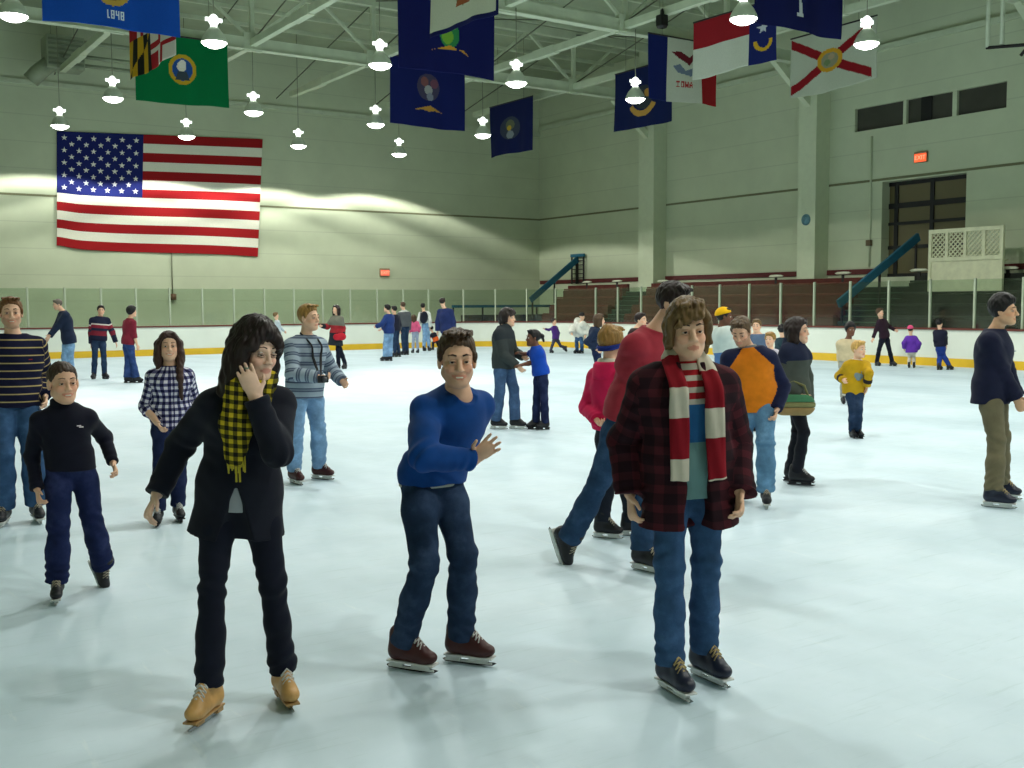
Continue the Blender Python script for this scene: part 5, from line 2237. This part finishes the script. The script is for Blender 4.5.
# ---- girl in the checked shirt
Person('person with long brown hair in a navy and white checked shirt', 0.88, (168, 521), 8,
       (171, 415, 0), (170, 367, -.02), (169, 346, -.05),
       R=[(145, 403), (157, 423, -.16), {'curl': .4}], L=[(194, 401), (199, 424, .05)],
       RL=[(160, 470), (158, 508), -5], LL=[(179, 468), (178, 504), 10],
       hy=2, sex='f', skin='fair', smile=True,
       top=dict(name='checked_shirt', mat=checked('navy_white_gingham', 0.05, c(214, 212, 222), c(88, 88, 124), c(26, 26, 58), 0.5), loose=.016, hem=-.115, sleeve='half', folds=.007, scoop=.0, flare=.005),
       pants=dict(mat=J_navy, loose=.012, flare=.012), skates=K_black,
       hair=dict(style='long', mat=hairmat('long_brown_hair', c(62, 40, 32)), len=-.3, vol=.01, line=.085, fwd=0, locks=[((.088, .01, -.06), (.078, .085, -.27), .03, .028), ((.078, .085, -.27), (.085, .105, -.45), .028, .014)]))


# ---- man with the camera
def camera_extra(p):
    M_b = plain('black_strap', c(20, 20, 24), 0.7)
    A, E_, W, o = p.arm['R']
    hand = p.px(322, 378, -.36)
    for s in (-1, 1):
        me = ribbon([p.N - p.cf * .06 + p.spine * .04, p.N + p.cleft * .06 * s + p.spine * .035, p.chest(.06 * s, .86, .045), p.chest(.045 * s, .6, .06), p.chest(.02 * s, .35, .09) * .6 + hand * .4, hand],
                    [-p.cf, p.spine, p.cf, p.cf, p.cf, p.cf], .022, .006)
        p.part('neck_strap', me, M_b)


pm = Person('person in a grey striped sweater holding a small camera on a neck strap', 1.0, (306, 485), 38,
            (305, 387, 0), (306, 337, 0), (309, 318, -.03),
            R=[(288, 376), (318, 377, -.32), {'curl': .7}], L=[(331, 369), (342, 381, .0), {'curl': .4}],
            RL=[(295, 430), (294, 468), 28], LL=[(319, 430), (319, 464), 55],
            hy=52, skin='fair',
            top=dict(mat=banded('grey_blue_stripe', 0.085, [(0, c(146, 160, 172)), (.55, c(80, 92, 112)), (.72, c(120, 132, 146)), (.86, c(70, 82, 104))]), loose=.03, hem=-.10, folds=.010, scoop=.0,
                     under=dict(mat=cloth('white_tee', c(206, 210, 210)))),
            pants=dict(mat=J_light, loose=.026, flare=.002, folds=.014), skates=K_redhockey,
            hair=dict(style='short', mat=H_sand, vol=.010, topvol=.008, line=.09, brow=c(140, 104, 60)), extra=camera_extra)
q = pm.world(pm.px(323, 379, -.39))
o = empty('compact_camera', tuple(q), pm.rz + R_(30))
tag(o, 'small black camera held at chest height by the person in grey stripes', 'camera')
MB().box((-.05, -.02, -.035), (.05, .02, .035), bevel=.006).build('camera_body', plain('camera_black', c(18, 18, 20), 0.4), o)
mb = MB().lathe([(0, .045), (.022, .045), (.025, .02), (.027, 0)], 18)
bmesh.ops.transform(mb.bm, matrix=Matrix.Rotation(R_(90), 4, 'X'), verts=mb.bm.verts[:])
mb.build('lens_barrel', plain('lens_grey', c(60, 62, 66), 0.3), o).location = (0, -.0, 0)

# ---- red shirt man leaning behind the plaid jacket
Person('person in a red tee shirt leaning forward mid stride behind the plaid jacket', 1.06, (644, 571), 74,
       (628, 410, .05), (654, 332, .0), (674, 303, -.04),
       R=[(622, 374), (642, 392, -.2), {'curl': .5}], L=[(668, 380), (690, 400, .2)],
       RL=[(595, 492), (571, 536, .12), 60, {'up': 1, 'pitch': 68}], LL=[(645, 490), (643, 553, .0), 50],
       hy=62, hp=14, skin='tan', cphi=60,
       top=dict(name='tee_shirt', mat=cloth('faded_red_jersey', c(150, 46, 58)), loose=.026, hem=-.06, sleeve='short', folds=.01),
       pants=dict(mat=denim('blue_grey_denim', c(40, 66, 96)), loose=.022, flare=.012), skates=K_hockey,
       hair=dict(style='short', mat=H_dark, vol=.014, line=.075))


# ---- child in the pink hoodie
def hoodie_extra(p):
    F = Field(p.N - .25, p.N + .2, .0065)
    b = -p.cf
    for a in np.linspace(-1.3, 1.3, 9):
        q = p.N + b * .085 * math.cos(a) + p.cleft * .085 * math.sin(a) + p.spine * .01
        F.rc(q, q - p.spine * .07 + b * .02, .032, .03, .02)
    v, f = F.surface()
    p.part('hood', np_mesh('hood', v, f), cloth('bright_pink_fleece', c(206, 34, 84)))
    F = Field(p.N - .2, p.N + .2, .006)
    for a in np.linspace(-1.2, 1.2, 7):
        q = p.N + b * .058 * math.cos(a) + p.cleft * .062 * math.sin(a) + p.spine * .045
        F.rc(q, q - p.spine * .03 + b * .02, .024, .022, .015)
    v, f = F.surface()
    p.part('hood_lining', np_mesh('hood_lining', v, f), cloth('cream_fleece', c(214, 208, 190)))
    hs = p.hs
    ring = []
    for a in np.linspace(0, 6.2832, 25):
        ring.append(p.hd(.093 * math.cos(a), .112 * math.sin(a) - .02, -.012 - .035 * -math.sin(a) * .6))
    me = ribbon(ring, [unit(q - p.H) for q in ring], .036, .008)
    p.part('head_band', me, cloth('blue_band', c(34, 52, 128)))


Person('child in a bright pink hoodie with a blue head band, back turned', 0.88, (616, 537), 140,
       (612, 423, 0), (609, 367, 0), (612, 344, 0),
       R=[(636, 402), (640, 424, -.14)], L=[(588, 404), (597, 420, -.10), {'curl': .8}],
       RL=[(627, 476), (630, 518), 80], LL=[(607, 476), (603, 520), 75],
       sex='f', hs=.96, skin='fair',
       top=dict(name='hoodie', mat=cloth('bright_pink_fleece', c(206, 34, 84)), loose=.026, hem=-.05, folds=.008),
       pants=dict(mat=cloth('charcoal_legging', c(30, 36, 48)), loose=.012), skates=K_hockey,
       hair=dict(style='bun', mat=H_sand, vol=.016, topvol=.012, bunpos=(0, -.05, .115), bunsize=1.0), extra=hoodie_extra)


# ---- orange shirt man
def orange_extra(p):
    F = Field(p.N - .2, p.N + .2, .006)
    F.rc(p.N + p.spine * .0, p.N + p.spine * .035, .083, .074, .02, flat=1)
    v, f = F.surface()
    p.part('grey_collar', np_mesh('grey_collar', v, f), cloth('grey_rib', c(128, 130, 128)))


Person('person looking down in an orange shirt with navy sleeves and faded jeans', 0.98, (762, 503), 2,
       (754, 397, 0), (748, 349, -.02), (741, 331, -.10),
       R=[(724, 384), (731, 412, -.04)], L=[(782, 382), (777, 409, -.10), {'curl': .5}],
       RL=[(744, 450), (742, 484), -8], LL=[(766, 449), (766, 489), 4],
       hy=-14, hp=30, skin='tan', beard=((110, 78, 52), .45), build=1.06,
       top=dict(name='orange_shirt', sleeves=('raglan_sleeves', cloth('navy_jersey', c(26, 32, 62))), mat=cloth('orange_jersey', c(214, 122, 26)), loose=.026, hem=-.13, level=1, flare=.025, folds=.008),
       pants=dict(mat=denim('faded_denim', c(92, 132, 164)), loose=.024, flare=.014, folds=.012), skates=K_hockey,
       hair=dict(style='short', mat=hairmat('thin_brown_hair', c(92, 72, 50)), vol=.007, line=.085), extra=orange_extra)


# ---- woman in the grey coat with the striped bag
pm = Person('person in a grey coat and black leggings gliding past behind the orange shirt', 0.97, (797, 484), 70,
            (794, 391, 0), (793, 343, 0), (798, 331, -.02),
            R=[(780, 380), (800, 396, -.16)], L=[(806, 378), (808, 400, .12)],
            RL=[(803, 440), (797, 470), 78], LL=[(795, 440), (792, 470, .12), 74],
            sex='f', skin='fair',
            top=dict(name='coat', mat=banded('navy_grey_coat', 1.0, [(0, c(72, 78, 72)), (.60, c(34, 40, 62))]), loose=.034, hem=-.21, flare=.03, collar=.05),
            pants=dict(mat=cloth('black_legging', c(24, 26, 34)), loose=.004), skates=K_black,
            hair=dict(style='bob', mat=H_dark, vol=.02, len=-.1))
q = pm.world(pm.px(794, 405, -.24))
o = empty('tote_bag', tuple(q), pm.rz + R_(8))
tag(o, 'green and tan striped shoulder bag on the hip of the person in the grey coat', 'bag')
for z0, z1, nm, mm in ((.03, .10, 'green_band', cloth('green_canvas', c(64, 116, 84))), (-.02, .028, 'olive_band', cloth('olive_canvas', c(120, 120, 80))), (-.10, -.022, 'tan_band', cloth('tan_canvas', c(150, 126, 84)))):
    F = Field((-.25, -.1, -.2), (.25, .1, .2), .009)
    F.erc((-.1, 0, 0), (.1, 0, 0), .1, .1, (0, 0, 1), .5, .02)
    F.cutplane((0, 0, z1), (0, 0, 1))
    F.cutplane((0, 0, z0), (0, 0, -1))
    v, f = F.surface()
    link(nm, np_mesh(nm, v, f), mm, o)
MB().tube([(-.14, .02, .06), (-.10, .05, .18), (0.0, .07, .22), (.10, .05, .18), (.14, .02, .06)], .012, 8).build('strap', cloth('olive_canvas', c(120, 120, 80)), o)


# ---- child in the yellow jersey
def jersey_extra(p):
    F = Field(p.P - .2, p.N + .2, .008)
    q = p.chest(.0, .5, .022)
    ax = np.stack([p.cleft, p.cf, p.spine])
    F.ell(q, ax, (.062, .012, .055), .01)
    F.ell(q + p.cleft * .03 + p.spine * .05, ax, (.03, .012, .022), .01)
    F.ell(q - p.spine * .05, ax, (.03, .012, .02), .01)
    v, f = F.surface()
    e = p.part('chest_emblem', np_mesh('chest_emblem', v, f), cloth('grey_print', c(120, 138, 142)))
    F = Field(p.P - .3, p.P + .3, .01)
    F.erc(p.P - p.spine * .075, p.P - p.spine * .10, .15 * p.S + .036, .15 * p.S + .038, p.left, .74, .01, flat=1)
    F.cutplane(p.P - p.spine * .076, p.spine)
    v, f = F.surface()
    p.part('white_hem', np_mesh('white_hem', v, f), cloth('white_rib', c(208, 206, 190)))
    F = Field(p.N - .2, p.N + .2, .01)
    F.rc(p.N + p.spine * .0, p.N + p.spine * .025, .075, .066, .02, flat=1)
    v, f = F.surface()
    p.part('white_collar', np_mesh('white_collar', v, f), cloth('white_rib', c(208, 206, 190)))
    for s in 'RL':
        A, E_, W, o = p.arm[s]
        F = Field(W - .2, W + .2, .009)
        F.rc(E_ + (W - E_) * .45, E_ + (W - E_) * .75, .058, .056, .01, flat=1)
        F.cutplane(E_ + (W - E_) * .45, -(W - E_))
        v, f = F.surface()
        p.part('sleeve_band', np_mesh('sleeve_band', v, f), cloth('black_rib', c(40, 36, 34)))


Person('small child in a yellow hockey jersey with a grey chest emblem', 0.73, (855, 438), 22,
       (854, 388.5, 0), (857, 361, 0), (859, 349.5, -.02),
       R=[(840, 371), (843, 380, -.1)], L=[(869, 374), (867, 386, -.08)],
       RL=[(852, 417), (852, 430), 20], LL=[(858, 417), (858, 430), 32],
       hy=48, hs=.9, skin='fair',
       top=dict(name='jersey', mat=cloth('mustard_jersey', c(186, 148, 26)), loose=.032, hem=-.11, flare=.01),
       pants=dict(mat=J_dark, loose=.012), skates=K_black,
       hair=dict(style='short', mat=hairmat('light_blond_hair', c(196, 156, 86)), vol=.014), extra=jersey_extra)


# ---- man in the dark sweater at the right
def dark_extra(p):
    q = p.chest(.06, .66, .028)
    MB().beam(q - p.cleft * .06, q + p.cleft * .06, .008, .03, up=tuple(p.cf)).build('chest_print', plain('grey_print_flat', c(112, 124, 140), 0.7), p.root)


Person('person in a dark navy sweater and khaki trousers near the right edge, seen in profile', 1.03, (1002, 502), 78,
       (991, 388, 0), (995, 331, 0), (1004, 311, -.02),
       R=[(1002, 372), (1016, 399, -.08), {'curl': .9}], L=[(1006, 368), (1017, 396, .25)],
       RL=[(996, 446), (994, 489), 84], LL=[(1000, 445), (1000, 486, .18), 80],
       hy=74, skin='olive',
       top=dict(mat=cloth('midnight_knit', c(24, 28, 50)), loose=.028, hem=-.125, level=1, flare=.02, folds=.008, cuff=.008),
       pants=dict(mat=cloth('khaki_twill', c(104, 98, 76)), loose=.024, flare=.008, folds=.010), skates=K_navy,
       hair=dict(style='short', mat=H_black, vol=.018, topvol=.022, line=.072), extra=dark_extra)

# ---- the couple holding hands in the middle
Person('person in a dark grey hoodie and blue jeans facing a child in a blue tee', 0.99, (505, 429), 68,
       (503, 361, 0), (504, 328, 0), (508, 318, 0),
       R=[(499, 351), (517, 366, -.22)], L=[(513, 350), (523, 357, .1)],
       RL=[(499, 394), (496, 420), 72], LL=[(514, 394), (515, 417), 66],
       hy=62, skin='fair',
       top=dict(name='hoodie', mat=banded('charcoal_hoodie', 1.0, [(0, c(56, 62, 62)), (.62, c(44, 50, 54))]), loose=.034, hem=-.11, collar=.03),
       pants=dict(mat=denim('slate_denim', c(66, 92, 128)), loose=.024, flare=.014), skates=K_hockey,
       hair=dict(style='shaggy', mat=H_dark, vol=.02, topvol=.012))
Person('child with a dark pony tail in a blue tee, facing the hoodie skater', 0.84, (538, 430), -72,
       (541, 373, 0), (536, 347, 0), (533, 338, 0),
       R=[(528, 354), (520, 353, .14)], L=[(532, 362), (521, 365, -.12)],
       RL=[(538, 401), (536, 425, .08), -72], LL=[(545, 401), (545, 425), -62],
       sex='f', hs=.95, skin='brown',
       top=dict(name='tee_shirt', mat=cloth('cobalt_jersey', c(22, 70, 172)), loose=.012, hem=-.03, sleeve='short'),
       pants=dict(mat=J_navy, loose=.012, flare=.012), skates=K_black,
       hair=dict(style='bun', mat=H_black, vol=.008, bunpos=(0, -.13, .03), bunsize=.9, locks=[((0, -.14, .02), (0, -.165, -.05), .026, .016)]))

# ---- the far skaters, left side
Person('person bending forward in a navy jacket, seen in profile above the roll neck child', 1.0, (66, 381), -74,
       (69, 339.5, 0), (63, 311.5, 0), (57.5, 304.5, 0),
       R=[(58, 328), (47, 341, .2)], L=[(56, 328), (45, 341.5, -.15)],
       RL=[(66, 362), (66, 376), -80], LL=[(71, 362), (71, 376, .1), -80], hp=15, skin='tan', build=1.08,
       top=dict(name='jacket', mat=cloth('ink_blue_jacket', c(30, 40, 62)), loose=.035, hem=-.1), pants=dict(mat=J_light, loose=.03),
       hair=dict(style='short', mat=H_grey, vol=.008))
Person('person in a navy and red banded sweater with one white chest stripe by the boards', 0.97, (99.5, 379), 6,
       (98.5, 339, 0), (100, 317, 0), (101, 310.5, 0),
       R=[(91, 332), (91, 345.5, 0)], L=[(112, 331), (116.5, 344, 0)],
       RL=[(95, 359), (94, 374.5), -20], LL=[(104, 359), (104.5, 373.5, -.05), 35], skin='tan',
       top=dict(mat=banded('navy_red_bands', 1.0, [(0, c(30, 32, 52)), (.38, c(116, 36, 50)), (.50, c(40, 42, 62)), (.56, c(132, 40, 54)), (.64, c(206, 196, 190)), (.67, c(30, 36, 56))]), loose=.03, hem=-.04),
       pants=dict(mat=J_dark, loose=.016), hair=dict(style='short', mat=H_dark, vol=.014))
Person('person with black hair in a dark red shirt and flared jeans, turned away', 0.95, (131, 383), 118,
       (128, 342, 0), (130, 319, 0), (132, 312, 0),
       R=[(132.5, 334), (137, 345, -.15)], L=[(127, 334), (129, 345, .2)],
       RL=[(132, 364), (136, 379.5, -.05), 85], LL=[(127, 364), (127.5, 379.5), 80], skin='tan',
       top=dict(name='shirt', mat=cloth('wine_red_shirt', c(122, 36, 52)), loose=.022, hem=-.06, sleeve='half'),
       pants=dict(mat=denim('indigo_denim', c(44, 66, 116)), loose=.02, flare=.03), hair=dict(style='short', mat=H_black, vol=.026, topvol=.015))
Person('small distant child in a pale top skating right along the far boards', 0.8, (279, 354.5), 100,
       (278, 333, 0), (277, 320.5, 0), (276, 315.5, 0),
       R=[(274, 328), (277, 333, -.1)], L=[(281, 328), (284, 331, .2)],
       RL=[(276, 343), (272.5, 351), 95], LL=[(282, 343), (285, 348, .1), 95, {'up': 1, 'pitch': 20}],
       top=dict(mat=cloth('pale_blue_top', c(186, 198, 206)), loose=.025, hem=-.04), pants=dict(mat=J_mid, loose=.012), hair=dict(style='short', mat=H_mid, vol=.012))
pm = Person('person with long dark hair in a grey and red layered coat over a black skirt', 0.95, (338, 369), -40,
            (336, 334.5, 0), (337, 316, 0), (336, 309.5, 0),
            R=[(328, 326), (322, 326, -.1)], L=[(343, 327), (343, 336, -.1)],
            RL=[(343, 352), (345, 364), -30], LL=[(338, 352), (338.5, 364.5), -30], sex='f',
            top=dict(name='layered_coat', mat=banded('grey_red_layers', 1.0, [(0, c(38, 42, 50)), (.34, c(150, 44, 50)), (.55, c(112, 112, 100))]), loose=.035, hem=-.32, flare=.05),
            pants=dict(mat=J_black, loose=.006), hair=dict(style='long', mat=H_dark, vol=.014, len=-.3))
q = pm.world(pm.px(339.5, 337, -.26))
o = empty('hand_bag', tuple(q), pm.rz)
tag(o, 'small red bag held in front of the black skirt near the far boards', 'bag')
F = Field((-.2, -.1, -.15), (.2, .1, .15), .012)
F.erc((-.08, 0, 0), (.08, 0, .01), .09, .1, (0, 0, 1), .5, .02)
v, f = F.surface()
link('pouch', np_mesh('pouch', v, f), cloth('red_leather', c(176, 34, 48)), o)
MB().tube([(-.1, 0, .06), (-.06, 0, .2), (.06, 0, .2), (.1, 0, .06)], .01, 6).build('handle', cloth('red_leather', c(176, 34, 48)), o)

# ---- far group by the back boards
Person('person in a blue jacket and pale jeans leading the group by the back boards', 0.97, (387, 361), -120,
       (389, 331, 0), (389, 314.5, 0), (387, 308.5, 0),
       R=[(391, 325), (382, 329, .2)], L=[(382, 324), (376.5, 326.5, -.1)],
       RL=[(391, 346), (390, 357), -110], LL=[(386, 346), (385, 357.5), -110],
       top=dict(name='jacket', mat=cloth('mid_blue_jacket', c(34, 56, 112)), loose=.045, hem=-.08), pants=dict(mat=J_light, loose=.035), hair=dict(style='short', mat=H_black, vol=.014))
Person('person in all dark clothes directly behind the blue jacket skater', 0.95, (397, 357), -130,
       (395.5, 328.5, 0), (394.5, 315, 0), (394, 309.5, 0),
       R=[(400, 324), (398, 332, .1)], L=[(390, 324), (391, 332, -.1)],
       RL=[(397, 344), (399, 353.5, .1), -120], LL=[(395, 344), (395, 354), -120],
       top=dict(name='jacket', mat=cloth('soot_jacket', c(34, 36, 52)), loose=.035, hem=-.08), pants=dict(mat=J_dark, loose=.02), hair=dict(style='short', mat=H_black, vol=.012))
Person('person in a grey jacket with a pale collar and dark jeans by the back boards', 1.0, (405, 355), -150,
       (405, 325, 0), (404, 311.5, 0), (402.8, 305.5, 0),
       R=[(410, 321), (409, 330, .1)], L=[(399, 321), (400, 330, -.1)],
       RL=[(406.5, 341), (407, 351, .1), -130], LL=[(403.5, 341), (404, 351.5), -130],
       top=dict(name='jacket', mat=banded('grey_pale_collar', 1.0, [(0, c(84, 88, 92)), (.76, c(190, 196, 190))]), loose=.035, hem=-.06, collar=.04), pants=dict(mat=J_dark, loose=.02), hair=dict(style='short', mat=H_brown, vol=.01))
Person('small child in a pink jacket within the group by the back boards', 0.74, (415, 353), -160,
       (415.5, 330, 0), (414.3, 321.5, 0), (413.5, 317.5, 0),
       R=[(419.5, 327), (419, 332, 0)], L=[(410, 327), (410, 332, 0)],
       RL=[(417, 343), (418, 350), -150], LL=[(413.5, 343), (413, 350), -150], sex='f',
       top=dict(name='jacket', mat=cloth('rose_jacket', c(206, 92, 130)), loose=.035, hem=-.08), pants=dict(mat=cloth('pale_legging', c(150, 162, 184)), loose=.02), hair=dict(style='long', mat=H_brown, vol=.012, len=-.2))


def pack_extra(p):
    F = Field(p.P - .2, p.N + .3, .014)
    ax = np.stack([p.cleft, p.cf, p.spine])
    F.ell(p.N - p.spine * .2 - p.cf * .17, ax, (.16, .1, .23), .03)
    for s in (-1, 1):
        F.rc(p.N - p.spine * .06 - p.cf * .12 + p.cleft * .1 * s, p.N + p.spine * .01 + p.cleft * .11 * s + p.cf * .03, .03, .03, .02)
    v, f = F.surface()
    p.part('backpack', np_mesh('backpack', v, f), cloth('black_nylon', c(30, 32, 44)))


Person('person in a white top with a black backpack by the back boards', 0.97, (426, 351), 165,
       (426, 322, 0), (424, 312, 0), (423, 306.5, 0),
       R=[(430, 320), (430, 327, -.1)], L=[(418.5, 320), (418.5, 327, -.1)],
       RL=[(427.5, 338), (429, 347), 150], LL=[(424.5, 338), (424, 347.5), 150],
       top=dict(name='shirt', mat=cloth('chalk_shirt', c(206, 210, 206)), loose=.03, hem=-.04), pants=dict(mat=J_light, loose=.022), hair=dict(style='short', mat=H_black, vol=.012), extra=pack_extra)
Person('small child crouching in an orange and black jacket by the back boards', 0.62, (434.5, 350), -130,
       (436, 340.5, 0), (433, 333, 0), (431, 328.5, 0),
       R=[(438, 336), (436, 342, .05)], L=[(429, 336), (430, 342, -.05)],
       RL=[(438, 344), (439, 348, .1), -130], LL=[(433, 344), (433, 348), -130],
       top=dict(name='jacket', mat=banded('black_orange_block', 1.0, [(0, c(30, 30, 40)), (.27, c(224, 96, 40)), (.44, c(36, 34, 44))]), loose=.03, hem=-.05), pants=dict(mat=J_black, loose=.02), hair=dict(style='short', mat=H_black, vol=.014))
Person('person in a navy jacket and jeans, legs hidden behind the blue sweater skater', 1.02, (447, 362), 150,
       (447.5, 330, 0), (445, 309, 0), (442.5, 302, 0),
       R=[(456, 321), (454, 331, -.1)], L=[(437.5, 321), (437.5, 331, .1)],
       RL=[(449.5, 347), (451, 358), 140], LL=[(444.5, 347), (444, 358.5), 140], build=1.1,
       top=dict(name='jacket', mat=cloth('navy_fleece', c(32, 44, 88)), loose=.045, hem=-.08), pants=dict(mat=J_mid, loose=.02), hair=dict(style='short', mat=H_dark, vol=.012))

# ---- far middle
Person('small child in purple striding along the boards left of the white jacket', 0.76, (558, 353), 60,
       (555.5, 338.5, 0), (554.5, 326, 0), (554, 321.5, 0),
       R=[(549, 330), (545, 329, -.1)], L=[(559, 331), (558, 338, .1)],
       RL=[(552.5, 345), (551, 350.5), 50], LL=[(559, 345), (565.5, 347.5, .25), 60, {'up': 1, 'pitch': 35}],
       top=dict(mat=cloth('purple_fleece', c(74, 44, 116)), loose=.02, hem=-.05), pants=dict(mat=cloth('dim_legging', c(58, 60, 78)), loose=.012), hair=dict(style='short', mat=H_dark, vol=.014))
Person('person bending over in a loose white jacket by the boards', 0.95, (579, 353.5), -60,
       (579, 334.5, 0), (581, 322.5, -.3), (582, 316, -.4),
       R=[(572, 328), (572, 333, -.3)], L=[(588, 328), (586, 335, -.35)],
       RL=[(577, 343), (577, 350), -50], LL=[(582, 343), (582, 350.5), -50], hp=40,
       top=dict(name='jacket', mat=cloth('loose_white_jacket', c(206, 206, 196)), loose=.09, hem=-.06, flare=.04), pants=dict(mat=J_mid, loose=.02), hair=dict(style='short', mat=H_black, vol=.014))
Person('person in a navy top with a hand on the hip, behind the pink hoodie', 0.95, (597, 392), 96,
       (595, 346, 0), (595, 327.5, 0), (599.5, 320, 0),
       R=[(585, 339), (596, 349, -.16)], L=[(603, 340), (605, 350, .15)],
       RL=[(597, 371), (597, 386, 0), 95], LL=[(599, 371), (600, 386, .1), 95], sex='f',
       top=dict(mat=cloth('slate_navy_knit', c(30, 42, 66)), loose=.016, hem=-.06), pants=dict(mat=J_navy, loose=.012), hair=dict(style='bob', mat=H_brown, vol=.014, len=-.13))
Person('person in a dark brown top seen between the pink hoodie and the red tee', 1.0, (640, 403), 60,
       (638, 350, 0), (637, 329, 0), (641, 320, 0),
       R=[(628, 347), (630, 360, -.1)], L=[(648, 347), (648, 360, 0)],
       RL=[(636, 379), (636, 395), 50], LL=[(644, 379), (644, 395), 50],
       top=dict(mat=cloth('dark_brown_knit', c(52, 36, 38)), loose=.025, hem=-.06), pants=dict(mat=J_dark, loose=.02), hair=dict(style='short', mat=H_dark, vol=.014))
Person('person in a yellow cap and pale grey and blue jacket behind the orange shirt', 0.98, (732, 431), 95,
       (727, 363, 0), (722, 328, 0), (724.5, 317, 0),
       R=[(719, 347), (728, 362, -.15)], L=[(732, 347), (734, 362, .1)],
       RL=[(740, 396), (748, 424), 85], LL=[(724, 397), (722, 424, .2), 85], skin='brown',
       top=dict(name='jacket', mat=banded('white_blue_jacket', 1.0, [(0, c(74, 110, 160)), (.46, c(188, 200, 196))]), loose=.045, hem=-.06), pants=dict(mat=J_dark, loose=.02),
       hair=dict(style='hat', hat=cloth('yellow_knit', c(222, 170, 20)), mat=H_black, vol=.02))
Person('person whose pale face shows just right of the orange shirt skater', 0.97, (757, 399), -10,
       (757, 351, 0), (757, 335, 0), (756.5, 326, 0),
       R=[(748, 350), (749, 362, 0)], L=[(766, 350), (765, 362, 0)],
       RL=[(754, 378), (754, 393), 0], LL=[(760, 378), (760, 393), 0],
       top=dict(mat=cloth('washed_blue_knit', c(86, 104, 130)), loose=.02, hem=-.05), pants=dict(mat=J_dark, loose=.02), hair=dict(style='short', mat=H_mid, vol=.012))
Person('small brown haired child in a pale top between the orange shirt and grey coat', 0.77, (771, 413), -20,
       (771, 370, 0), (770.5, 350, 0), (770, 339.5, 0),
       R=[(763, 364), (763, 375, 0)], L=[(779, 364), (778, 375, 0)],
       RL=[(768, 394), (768, 407), -10], LL=[(774, 394), (774, 407), -10], hs=.92,
       top=dict(mat=cloth('pale_lilac_top', c(190, 186, 200)), loose=.02, hem=-.05), pants=dict(mat=J_mid, loose=.02), hair=dict(style='short', mat=H_sand, vol=.018))
Person('small distant child with black hair, only the head showing beside the grey coat', 0.72, (783, 384), 160,
       (783, 353, 0), (782.5, 338, 0), (782, 330.5, 0),
       R=[(788, 347), (787, 355, 0)], L=[(777, 347), (778, 355, 0)],
       RL=[(785, 369), (785, 379), 160], LL=[(781, 369), (781, 379), 160], hs=.9,
       top=dict(mat=cloth('dark_teal_top', c(40, 60, 70)), loose=.02, hem=-.05), pants=dict(mat=J_dark, loose=.02), hair=dict(style='curly', mat=H_black, vol=.012))
Person('child with dark curly hair in a beige jacket behind the yellow jersey', 0.82, (847, 404), 20,
       (846.5, 359, 0), (848, 340, 0), (850.5, 330, 0),
       R=[(840, 355), (841, 366, 0)], L=[(856, 355), (856, 366, 0)],
       RL=[(844, 385), (843, 398), 10], LL=[(850, 385), (850, 398), 20], skin='brown',
       top=dict(name='jacket', mat=cloth('beige_jacket', c(196, 180, 146)), loose=.028, hem=-.05), pants=dict(mat=cloth('stone_trousers', c(150, 150, 140)), loose=.02), hair=dict(style='curly', mat=H_black, vol=.024, topvol=.02))
# ---- by the right hand boards
Person('person in black leaning along the right hand boards with legs wide apart', 0.9, (884, 366), 60,
       (884.5, 336.5, 0), (881.5, 319, -.1), (880, 312.5, -.15),
       R=[(876, 330), (873, 338, -.2)], L=[(890, 327), (895, 330, .1)],
       RL=[(879, 350), (877, 361, 0), 40], LL=[(889, 350), (892, 361.5, 0), 60],
       top=dict(mat=cloth('plum_black_top', c(46, 30, 42)), loose=.02, hem=-.04), pants=dict(mat=J_black, loose=.012), hair=dict(style='short', mat=H_brown, vol=.016))
Person('small child in a purple jacket and pink hat by the right hand boards', 0.68, (911, 368), 170,
       (911.5, 350, 0), (911, 336, 0), (910.5, 329.5, 0),
       R=[(919, 342), (918, 349, 0)], L=[(904, 342), (904, 348, 0)],
       RL=[(913.5, 358), (914, 364.5), 170], LL=[(909.5, 358), (909, 364.5), 170], sex='f',
       top=dict(name='jacket', mat=cloth('violet_jacket', c(96, 52, 160)), loose=.045, hem=-.1, flare=.02), pants=dict(mat=cloth('cream_legging', c(206, 200, 186)), loose=.01),
       hair=dict(style='hat', hat=cloth('hot_pink_knit', c(226, 84, 130)), mat=H_dark, vol=.02))
Person('child in a black top and bright blue trousers holding the right hand boards', 0.8, (941, 370), 150,
       (940.5, 346, 0), (940, 330, 0), (939.5, 323, 0),
       R=[(945.5, 338), (946, 345, .1)], L=[(935.5, 338), (936, 346, .1)],
       RL=[(943, 356), (949, 364, .1), 120], LL=[(939.5, 357), (939, 366), 140], build=.95,
       top=dict(name='coat', mat=cloth('ink_coat', c(28, 30, 48)), loose=.03, hem=-.02), pants=dict(mat=cloth('royal_blue_trousers', c(34, 62, 140)), loose=.03), hair=dict(style='short', mat=H_black, vol=.016))
